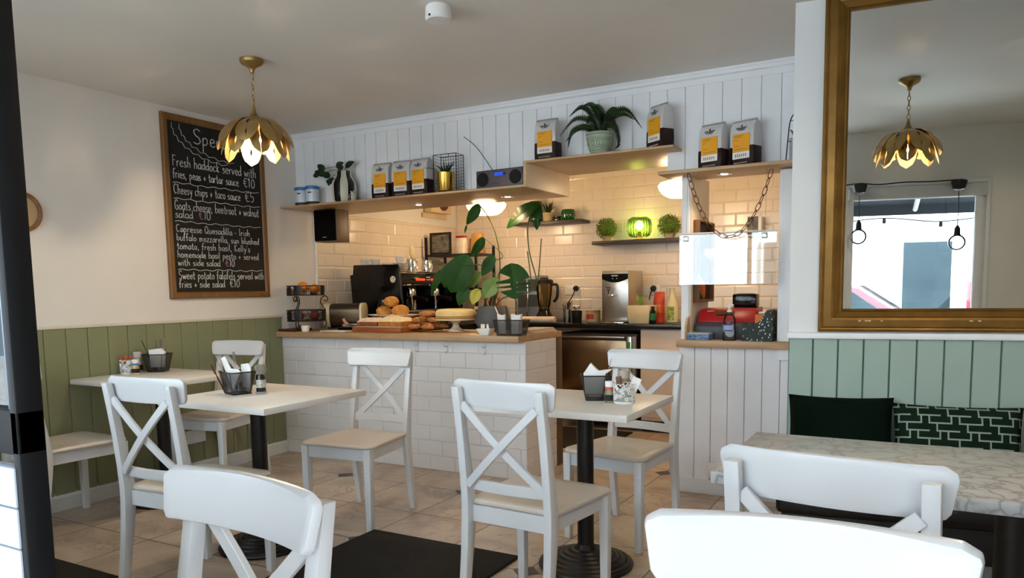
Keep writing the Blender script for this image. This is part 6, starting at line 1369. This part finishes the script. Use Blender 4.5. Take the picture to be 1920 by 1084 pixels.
wsd = obj('wooden_side_panel', MB().prism([(0.15, 0), (0.42, 0), (0.42, 0.15), (0.25, 0.15), (0.18, 0.12), (0.15, 0.07)], 3.0215, 3.0335, 'yz'), OAK_SHELF, loc=(0.014, 0, ZT), bevel=0.002); tag(wsd, 'small curved wooden side panel at the left of the cash register', 'panel')
# acrylic screen, rod, chain
px = thing('acrylic_screen', 'clear acrylic screen hung across the till window, reflecting the bright street', 'screen', (3.275, 0.118, 1.36))
obj('sheet', MB().box(-0.262, 0.262, -0.002, 0.002, -0.143, 0.135), thin_glass('acrylic', (0.95, 0.96, 0.96), 1.95, 0.02), px, smooth=0)
obj('top_rod', MB().tube([(-0.27, -0.006, 0.140), (0.262, -0.006, 0.136)], 0.005, 8), mat('clear_rod', '#E6E6E4', 0.15), px)
for x in (-0.225, 0.2): 
    obj('clip', MB().box(x-0.014, x+0.014, -0.008, 0.006, 0.098, 0.128), STEEL, px, bevel=0.002); obj('hanger', MB().tube([(x, 0.0, 0.128), (x, 0.03, 0.467)], 0.0012, 5), thin_glass('nylon_line', (0.9, 0.9, 0.9), 1.4), px)
cn = thing('hanging_chain', 'brown metal chain swagged across the till window', 'chain', (3.30, 0.055, 1.83))
ends = [(-0.222, -0.010), (0.217, -0.022)]; sag = -0.345; cm_ = MB(); hk = MB(); P = []
for k in range(200):
    u = -1+2*k/199; x = ends[0][0]+(ends[1][0]-ends[0][0])*(k/199); z0 = ends[0][1]+(ends[1][1]-ends[0][1])*(k/199)
    P.append(Vector((x, 0, z0+sag*(1-(math.cosh(1.5*u)-1)/(math.cosh(1.5)-1)))))
acc = 0; step = 0.0405; last = 0; pts = [P[0]]
for a, b_ in zip(P[:-1], P[1:]):
    acc += (b_-a).length
    if acc >= step: pts.append(b_); acc = 0
for i, (a, b_) in enumerate(zip(pts[:-1], pts[1:])):
    c_ = (a+b_)/2; t_ = (b_-a).normalized(); nrm = Vector((0, 1, 0)) if i % 2 else t_.cross(Vector((0, 1, 0))).normalized()
    s_ = t_.cross(nrm).normalized() if i % 2 else Vector((0, 1, 0)); 
    s_ = (t_.cross(Vector((0, 1, 0))).normalized()*(0.95 if i % 2 else 0.62)+Vector((0, 1, 0))*(0.3 if i % 2 else 0.78)).normalized()
    cm_.tube([c_+t_*(0.0265*math.cos(w))+s_*(0.0112*math.sin(w)) for w in [2*PI*k/18 for k in range(18)]], 0.0021, 6, closed=True)
obj('link', cm_, mat('rusty_brown_chain', '#5A2F1E', 0.5, metal=0.5, var=0.25, scale=40), cn)
for x, z in ends: hk.tube(smoothpath([(x, 0, z+0.008), (x-0.003, 0, z+0.0), (x+0.004, 0, z-0.010), (x, 0, z-0.004)]), 0.0022, 6)
obj('hook', hk, CHROME, cn)
nf = thing('notice_frame', 'dark box frame with an orange motif on the partition left of the till', 'picture', (3.0515, 0.43, 1.355))
obj('backing', MB().box(0.0, 0.006, -0.155, 0.165, -0.225, 0.225), mat('navy_backing', '#1B1C24', 0.6, var=0.3, scale=12), nf)
fm = MB()
for a in ((-0.165, -0.155, -0.24, 0.235), (0.165, 0.175, -0.24, 0.235)): fm.box(0.0, 0.036, a[0], a[1], a[2], a[3])
fm.box(0.0, 0.036, -0.155, 0.165, -0.24, -0.2255); fm.box(0.0, 0.036, -0.155, 0.165, 0.2255, 0.235)
obj('frame', fm, wood('frame_walnut', '#5A3A1E', '#7A5228', 'z'), nf, bevel=0.001)
rr = random.Random(12)
for k in range(3): obj('motif', MB().sphere((0.008, -0.06+0.05*k, -0.13-0.02*k), 0.03, 10, 8, sx=0.12, sz=1.8), mat('orange_motif', '#C8602E', 0.7, var=0.3), nf)
sbx = thing('patterned_box', 'grey patterned box high on the tiles seen through the till window', 'box', (2.99, 2.36, 1.625)); obj('box', MB().box(-0.065, 0.02, -0.04, 0.045, 0, 0.145), mat('grey_pattern', '#6E706C', 0.7, var=0.7, scale=40), sbx, bevel=0.002); obj('edge', MB().box(0.0205, 0.045, -0.04, 0.045, 0, 0.145), WHITEP, sbx); obj('ledge', MB().box(-0.08, 0.06, -0.05, 0.048, -0.014, -0.001), WHITEP, sbx)

# ------------------------------------------------------------------ table sets
TT = 0.7373
def lace_pot(label, loc, r=0.043, h=0.075):
    t = thing('lace_pot', label, 'pot', loc, 0, 'white lace pots')
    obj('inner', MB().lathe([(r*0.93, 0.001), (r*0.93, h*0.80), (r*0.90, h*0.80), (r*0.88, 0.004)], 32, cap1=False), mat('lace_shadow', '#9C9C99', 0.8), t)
    m = MB(); rr = random.Random(int(loc[0]*1000)); m.lathe([(r*0.95, 0.0), (r, 0.001), (r, 0.010), (r*0.96, 0.010)], 36, cap1=False)
    for k in range(130):
        a = rr.uniform(0, 2*PI); z = rr.uniform(0.016, h*0.92); q = rr.uniform(0.004, 0.0065)
        m.tube([(r*math.cos(a+q/r*math.cos(w)), r*math.sin(a+q/r*math.cos(w)), z+q*math.sin(w)) for w in [2*PI*i/8 for i in range(8)]], 0.0021, 4, closed=True)
    for k in range(14):
        a = 2*PI*k/14; m.tube([(r*math.cos(a+0.2*math.cos(w)), r*math.sin(a+0.2*math.cos(w)), h*0.94+0.008*math.sin(w)) for w in [PI*i/8 for i in range(9)]], 0.0022, 4)
    obj('lace', m, WHITEP, t); return t
def shaker(label, loc, band, body, r=0.021, h=0.088, cap='#EDEDED'):
    t = thing('spice_jar', label, 'jar', loc, 0, 'spice jars')
    obj('jar', MB().lathe([(r, 0), (r*1.05, 0.003), (r*1.05, h*0.42), (r*0.82, h*0.60), (r*0.78, h*0.72)], 24), mat('spice_'+body[1:], body, 0.2, var=0.3, scale=80), t)
    obj('label', MB().lathe([(r*1.06, h*0.10), (r*1.06, h*0.38)], 24, cap0=False, cap1=False), mat('dark_label', '#1C1C1E', 0.5, var=0.4, scale=90), t)
    obj('neck_band', MB().lathe([(r*0.86, h*0.605), (r*0.86, h*0.74)], 24, cap0=False, cap1=False), mat('band_'+band[1:], band, 0.5), t)
    obj('cap', MB().lathe([(r*0.90, h*0.745), (r*0.90, h*0.97), (r*0.84, h), (0.001, h)], 24), mat('cap_'+cap[1:], cap, 0.4), t)
def grinder(label, loc, h=0.135, r=0.022):
    t = thing('pepper_mill', label, 'pepper mill', loc, 0, 'pepper mills')
    obj('foot', MB().lathe([(r*1.15, 0), (r*1.2, 0.003), (r*1.1, 0.008)], 24), mat('clear_base', '#8F8F8C', 0.2), t)
    obj('jar', MB().lathe([(r, 0.0085), (r, h*0.58), (r*0.8, h*0.66)], 24), mat('peppercorns', '#20100E', 0.15, var=0.5, scale=120), t)
    obj('label', MB().lathe([(r*1.02, h*0.20), (r*1.02, h*0.48)], 24, cap0=False, cap1=False), mat('pepper_label', '#B9B6AE', 0.5, var=0.5, scale=70), t)
    obj('head', MB().lathe([(r*0.85, h*0.665), (r*0.95, h*0.72), (r*1.12, h*0.78), (r*1.12, h*0.97), (r*0.9, h), (0.001, h)], 24), mat('clear_grinder', '#A8A39C', 0.12, trans=0.6), t)
# right table
mesh_basket('black mesh basket with a white napkin on the right square table', (3.035, -1.150, TT), 0.42, 0.043, 0.036, 0.064, 0.050, 0.105)
napkin('white napkin folded over the edge of the basket on the right table', (3.035, -1.150, TT+0.006), 0.3, 'fold', th=0.03, grp='napkins on the right table')
cutlery('fork', 'fork standing behind the napkin on the right table', (3.050, -1.125, TT+0.008), 0.3, 0.25, 0.17, STEEL, 'cutlery on the right table'); cutlery('knife', 'dark knife standing behind the napkin on the right table', (3.060, -1.125, TT+0.008), 0.3, 0.18, 0.165, BLACKP, 'cutlery on the right table')
shaker('small spice jar with a white cap and red band on the right table', (3.116, -1.200, TT), '#D8563E', '#8E8A70')
lace_pot('white lace pot on the right square table', (3.178, -1.195, TT), 0.043, 0.078)
shaker('brown sauce jar behind the lace pot on the right table', (3.150, -1.118, TT), '#A88E78', '#7A5A44', 0.026, 0.125, '#B5A99C')
o = obj('menu_card', MB().box(-0.018, 0.018, -0.001, 0.001, 0, 0.11), PAPER, loc=(3.187, -1.19, TT+0.006), rot=(0.12, 0.42, 0.3)); tag(o, 'white striped paper stick leaning in the lace pot on the right table', 'paper stick')
o = obj('sugar_stick', MB().box(-0.012, 0.012, -0.004, 0.004, 0, 0.105), mat('brown_sachet', '#6A4A38', 0.6), loc=(3.168, -1.20, TT+0.006), rot=(0, -0.12, 0.3), bevel=0.003); tag(o, 'brown sugar stick standing in the lace pot on the right table', 'sachet', 'sugar sticks on the right table')
# left table
mesh_basket('black mesh basket with a white napkin on the left square table', (1.420, -1.640, TT), -0.30, 0.052, 0.045, 0.074, 0.062, 0.105)
napkin('white napkin leaning out to the left of the basket on the left table', (1.405, -1.650, TT+0.006), -0.1, 'point', th=0.010, grp='napkins on the left table'); napkin('second white napkin flat against the rear of the basket on the left table', (1.44, -1.605, TT+0.006), -0.3, 'flat', grp='napkins on the left table')
cutlery('fork', 'fork standing up in the basket on the left table', (1.405, -1.620, TT+0.008), 0.2, -0.12, 0.19, STEEL, 'cutlery on the left table'); cutlery('knife', 'steel knife leaning far out to the left on the left table', (1.39, -1.650, TT+0.008), 0.2, -0.45, 0.20, STEEL, 'cutlery on the left table'); cutlery('knife', 'brown handled knife leaning to the left on the left table', (1.385, -1.685, TT+0.008), 0.2, -0.50, 0.15, mat('brown_handle', '#5A2E1C', 0.5), 'cutlery on the left table')
lace_pot('white lace pot half hidden behind the mesh basket on the left table', (1.335, -1.570, TT), 0.040, 0.080); grinder('pepper mill with a grey label on the left square table', (1.508, -1.580, TT))
# wall table
mesh_basket('black mesh basket with a white napkin on the wall table', (0.125, -1.135, TT), 0.5, 0.050, 0.045, 0.070, 0.062, 0.108)
napkin('white napkin on top of the basket on the wall table', (0.125, -1.135, TT+0.006), 0.4, 'flat', th=0.02, grp='napkins on the wall table')
for k in range(3): cutlery('fork', 'fork standing in the basket on the wall table', (0.105+0.012*k, -1.115+0.01*k, TT+0.008), 0.3, -0.05+0.05*k, 0.19, STEEL, 'forks on the wall table')
cutlery('knife', 'dark knife leaning to the left behind the jar on the wall table', (0.10, -1.14, TT+0.008), 0.6, -0.35, 0.20, BLACKP, 'cutlery on the wall table')
lace_pot('white lace pot on the table by the sage wall', (0.062, -1.290, TT), 0.042, 0.080); shaker('small jar with a blue band on the wall table', (0.128, -1.285, TT), '#2F86C0', '#C9A878'); shaker('jar with a grey cap behind the lace pot on the wall table', (0.044, -1.212, TT), '#A9A6A0', '#B0ACA4', 0.027, 0.125, '#B9B6B0')
for k in range(3):
    o = obj('sugar_stick', MB().box(-0.011, 0.011, -0.004, 0.004, 0, 0.105), mat('terracotta_sachet', '#A5502E', 0.6), loc=(0.048+0.016*k, -1.290, TT+0.006), rot=(0, -0.3+0.22*k, 0.5), bevel=0.003); tag(o, 'terracotta sugar stick standing in the lace pot on the wall table', 'sachet', 'sugar sticks on the wall table')
# left wall sockets, right wall box, round frame
t = thing('wall_socket', 'white double socket on the sage panelling under the wall table', 'socket', (0.0105, -0.81, 0.265)); obj('plate', MB().box(0, 0.010, -0.075, 0.075, -0.045, 0.045), WHITEP, t, bevel=0.003)
for s in (-1, 1): obj('switch', MB().box(0.0102, 0.013, s*0.036-0.006, s*0.036+0.006, 0.012, 0.028), WHITEP, t)
t = thing('wall_socket', 'white double socket low on the till wall beside the marble table', 'socket', (3.245, YP-0.0125, 0.133)); obj('plate', MB().box(-0.075, 0.075, -0.026, 0, -0.025, 0.060), WHITEP, t, bevel=0.003)
for s in (-1, 1): obj('switch', MB().box(s*0.036-0.006, s*0.036+0.006, -0.029, -0.0262, 0.022, 0.034), WHITEP, t)
rf_ = thing('round_wall_frame', 'round wooden frame on the left wall, only its edge showing behind the black post', 'picture', (0.0, -1.80, 1.66)); 
obj('frame', MB().lathe([(0.085, 0.0), (0.108, 0.0), (0.108, 0.012), (0.096, 0.018), (0.085, 0.012)], 40, cap0=False, cap1=False, M=Matrix.Translation((0.001, 0, 0)) @ Matrix.Rotation(PI/2, 4, 'Y')), wood('round_frame_wood', '#7A5228', '#94683A', 'y'), rf_); obj('panel', MB().lathe([(0.001, 0.002), (0.086, 0.002), (0.086, 0.006), (0.001, 0.006)], 40, M=Matrix.Translation((0.001, 0, 0)) @ Matrix.Rotation(PI/2, 4, 'Y')), mat('round_panel', '#B89A70', 0.5), rf_)

# ------------------------------------------------------------------ pendant bulbs inside the side window (in the mirror)
def bulb_pendant(label, x, zc, zb):
    t = thing('bulb_pendant', label, 'pendant lamp', (x, -3.555, zc), 0, 'bulb pendants at the side window')
    obj('cup', MB().lathe([(0.001, 0.045), (0.052, 0.045), (0.055, 0.030), (0.040, -0.02), (0.015, -0.032), (0.001, -0.033)], 24), BLACKP, t)
    d = zb-zc; obj('cord', MB().tube([(0, 0, -0.033), (0, 0, d+0.125)], 0.003, 6), BLACKP, t); obj('lamp_holder', MB().lathe([(0.006, d+0.13), (0.020, d+0.105), (0.022, d+0.062), (0.030, d+0.050)], 18), BLACKP, t)
    obj('bulb', MB().sphere((0, 0, d), 0.060, 20, 14), thin_glass('bulb_glass', (0.90, 0.93, 0.93), 1.24), t); obj('filament', MB().tube(smoothpath([(-0.01, 0, d+0.05), (-0.015, 0, d), (0.0, 0.01, d-0.015), (0.015, 0, d), (0.01, 0, d+0.05)]), 0.0012, 5), mat('copper_wire', '#8A4A2E', 0.4, metal=0.8), t)
    obj('bracket', MB().box(-0.02, 0.02, -0.055, 0.02, 0.046, 0.052), BLACKP, t)
bulb_pendant('black corded bare bulb at the left of the side window, seen in the mirror', 4.485, 1.935, 1.575); bulb_pendant('black corded bare bulb at the right of the side window, seen in the mirror', 5.177, 1.930, 1.510)
o = obj('lamp_cable', MB().tube(smoothpath([(4.36, -3.56, 1.975), (4.485, -3.555, 1.985), (4.62, -3.56, 1.972), (4.8, -3.56, 1.980), (5.0, -3.56, 1.976), (5.177, -3.555, 1.980)]), 0.005, 6), BLACKP); tag(o, 'black cable strung along the side window between the bare bulbs', 'cable')

# ------------------------------------------------------------------ street outside
struct('ground_street', MB().box(-14, 22, -40, -3.80, -0.30, -0.12), mat('street_asphalt', '#BDBDBC', 0.8, var=0.1, scale=3), smooth=0)
YO = -11.0
bd_ = thing('building', 'white rendered building across the street with dark windows, seen in the mirror', 'building', (5.5, YO, -0.12))
obj('wall', MB().box(-16, 15, -0.5, 0.0, 0, 9.0), mat('white_render', '#EDEFF0', 0.8, var=0.02, scale=1), bd_, smooth=0)
GLZ = mat('dark_street_glass', '#323E44', 0.15, var=0.3, scale=1.2)
for x0, x1, z0, z1 in ((0.88, 1.70, 0.10, 2.05), (-1.6, -0.25, 0.0, 2.0), (-4.15, -3.2, 0.1, 2.2), (-9.0, -7.2, 0.1, 2.2), (-12.5, -10.8, 0.1, 2.2), (3.9, 5.6, 0.1, 2.2)):
    w = obj('window', MB().box(x0, x1, 0.001, 0.06, z0, z1), mat('pale_window_frame', '#D5DADC', 0.5), bd_); obj('window_pane', MB().box(x0+0.05, x1-0.05, 0.061, 0.065, z0+0.05, z1-0.05), GLZ, w, smooth=0)
ar = MB().prism([(2.45, 0.0), (3.15, 0.0), (3.15, 1.75)]+[(2.8+0.35*math.cos(PI*k/12), 1.75+0.35*math.sin(PI*k/12)) for k in range(1, 12)]+[(2.45, 1.75)], 0.002, 0.05, 'xz'); obj('arched_door', ar, mat('grey_arch_door', '#7E8A88', 0.5), bd_)
obj('drainpipe', MB().tube([(2.22, 0.06, 0), (2.22, 0.06, 4.6)], 0.05, 10), mat('brown_pipe', '#6E5A54', 0.6), bd_)
rp = thing('red_post_box', 'red street box beside the drainpipe, seen in the mirror', 'box', (7.52, YO+0.30, -0.12)); obj('body', MB().box(-0.16, 0.16, -0.15, 0.15, 0, 1.35), mat('street_red', '#C03A48', 0.4), rp, bevel=0.02); obj('panel', MB().box(-0.12, 0.12, 0.151, 0.156, 0.75, 1.15), PAPER, rp)
tw = thing('warning_sign', 'grey triangular sign on the white building, seen in the mirror', 'sign', (6.42, YO+0.02, 2.45)); obj('board', MB().prism([(-0.17, 0), (0.17, 0), (0, 0.26)], 0.0, 0.02, 'xz'), mat('grey_sign', '#8C969A', 0.5), tw); obj('symbol', MB().prism([(-0.06, 0.05), (0.06, 0.05), (0, 0.15)], 0.021, 0.026, 'xz'), mat('grey_sign_dark', '#5E686C', 0.5), tw)
car = thing('car', 'pale pink estate car parked across the street, seen in the mirror', 'car', (4.88, -8.6, -0.20))
prof = [(-2.1, 0.30), (-2.15, 0.75), (-2.0, 0.95), (-1.55, 1.42), (-0.2, 1.50), (0.35, 1.38), (0.95, 0.98), (1.75, 0.86), (1.95, 0.62), (1.95, 0.30)]
obj('body', MB().prism(prof, -0.82, 0.82, 'xz'), mat('car_pink', '#6E5059', 0.25, coat=0.5), car, bevel=0.05, seg=3)
obj('side_window', MB().prism([(-1.75, 1.0), (-1.35, 1.36), (-0.25, 1.43), (0.22, 1.33), (0.68, 1.0)], 0.821, 0.83, 'xz'), GLZ, car); obj('windscreen', MB().add([(0.40, -0.70, 1.365), (0.40, 0.70, 1.365), (0.93, 0.74, 1.005), (0.93, -0.74, 1.005)], [(0, 1, 2, 3)]), GLZ, car, loc=(0.025, 0, 0.02))
obj('roof_rack', MB().box(-1.4, -0.1, 0.55, 0.60, 1.53, 1.57), BLACK, car)
for x in (-1.35, 1.25): obj('wheel', MB().lathe([(0.01, 0), (0.30, 0), (0.31, 0.03), (0.31, 0.19), (0.30, 0.22), (0.01, 0.22)], 28, M=Matrix.Translation((x, 0.86, 0.31)) @ Matrix.Rotation(PI/2, 4, 'X')), BLACK, car)
aw = thing('awning', 'dark shop awning sloping out over the pavement, seen in the mirror', 'awning', (4.9, -3.80, 2.42)); obj('canvas', MB().add([(-1.3, 0, 0), (1.6, 0, 0), (1.6, -1.40, -0.46), (-1.3, -1.40, -0.46), (-1.3, -1.40, -0.555), (1.6, -1.40, -0.555)], [(0, 1, 2, 3), (3, 2, 5, 4)]), mat('awning_dark', '#2A2E34', 0.8), aw, smooth=0, fix=False)
obj('arm', MB().tube([(0.15, 0.0, -0.10), (0.35, -1.36, -0.51)], 0.022, 8), mat('awning_arm', '#B9BCBE', 0.4), aw)
sl_ = thing('festoon_string', 'string of festoon bulbs under the awning, seen in the mirror', 'string lights', (4.9, -5.25, 1.845)); pts = [(-1.0, 0, 0.02), (-0.4, 0, -0.03), (0.1, 0, 0.0), (0.6, 0, -0.05), (1.1, 0, 0.0)]; obj('cable', MB().tube(smoothpath(pts), 0.006, 6), BLACKP, sl_)
for p in pts: b_ = obj('bulb_holder', MB().lathe([(0.015, 0), (0.018, -0.05), (0.001, -0.051)], 12, c=p), BLACKP, sl_); obj('bulb', MB().sphere((p[0], p[1], p[2]-0.075), 0.024, 10, 8), thin_glass('bulb_glass'), b_)
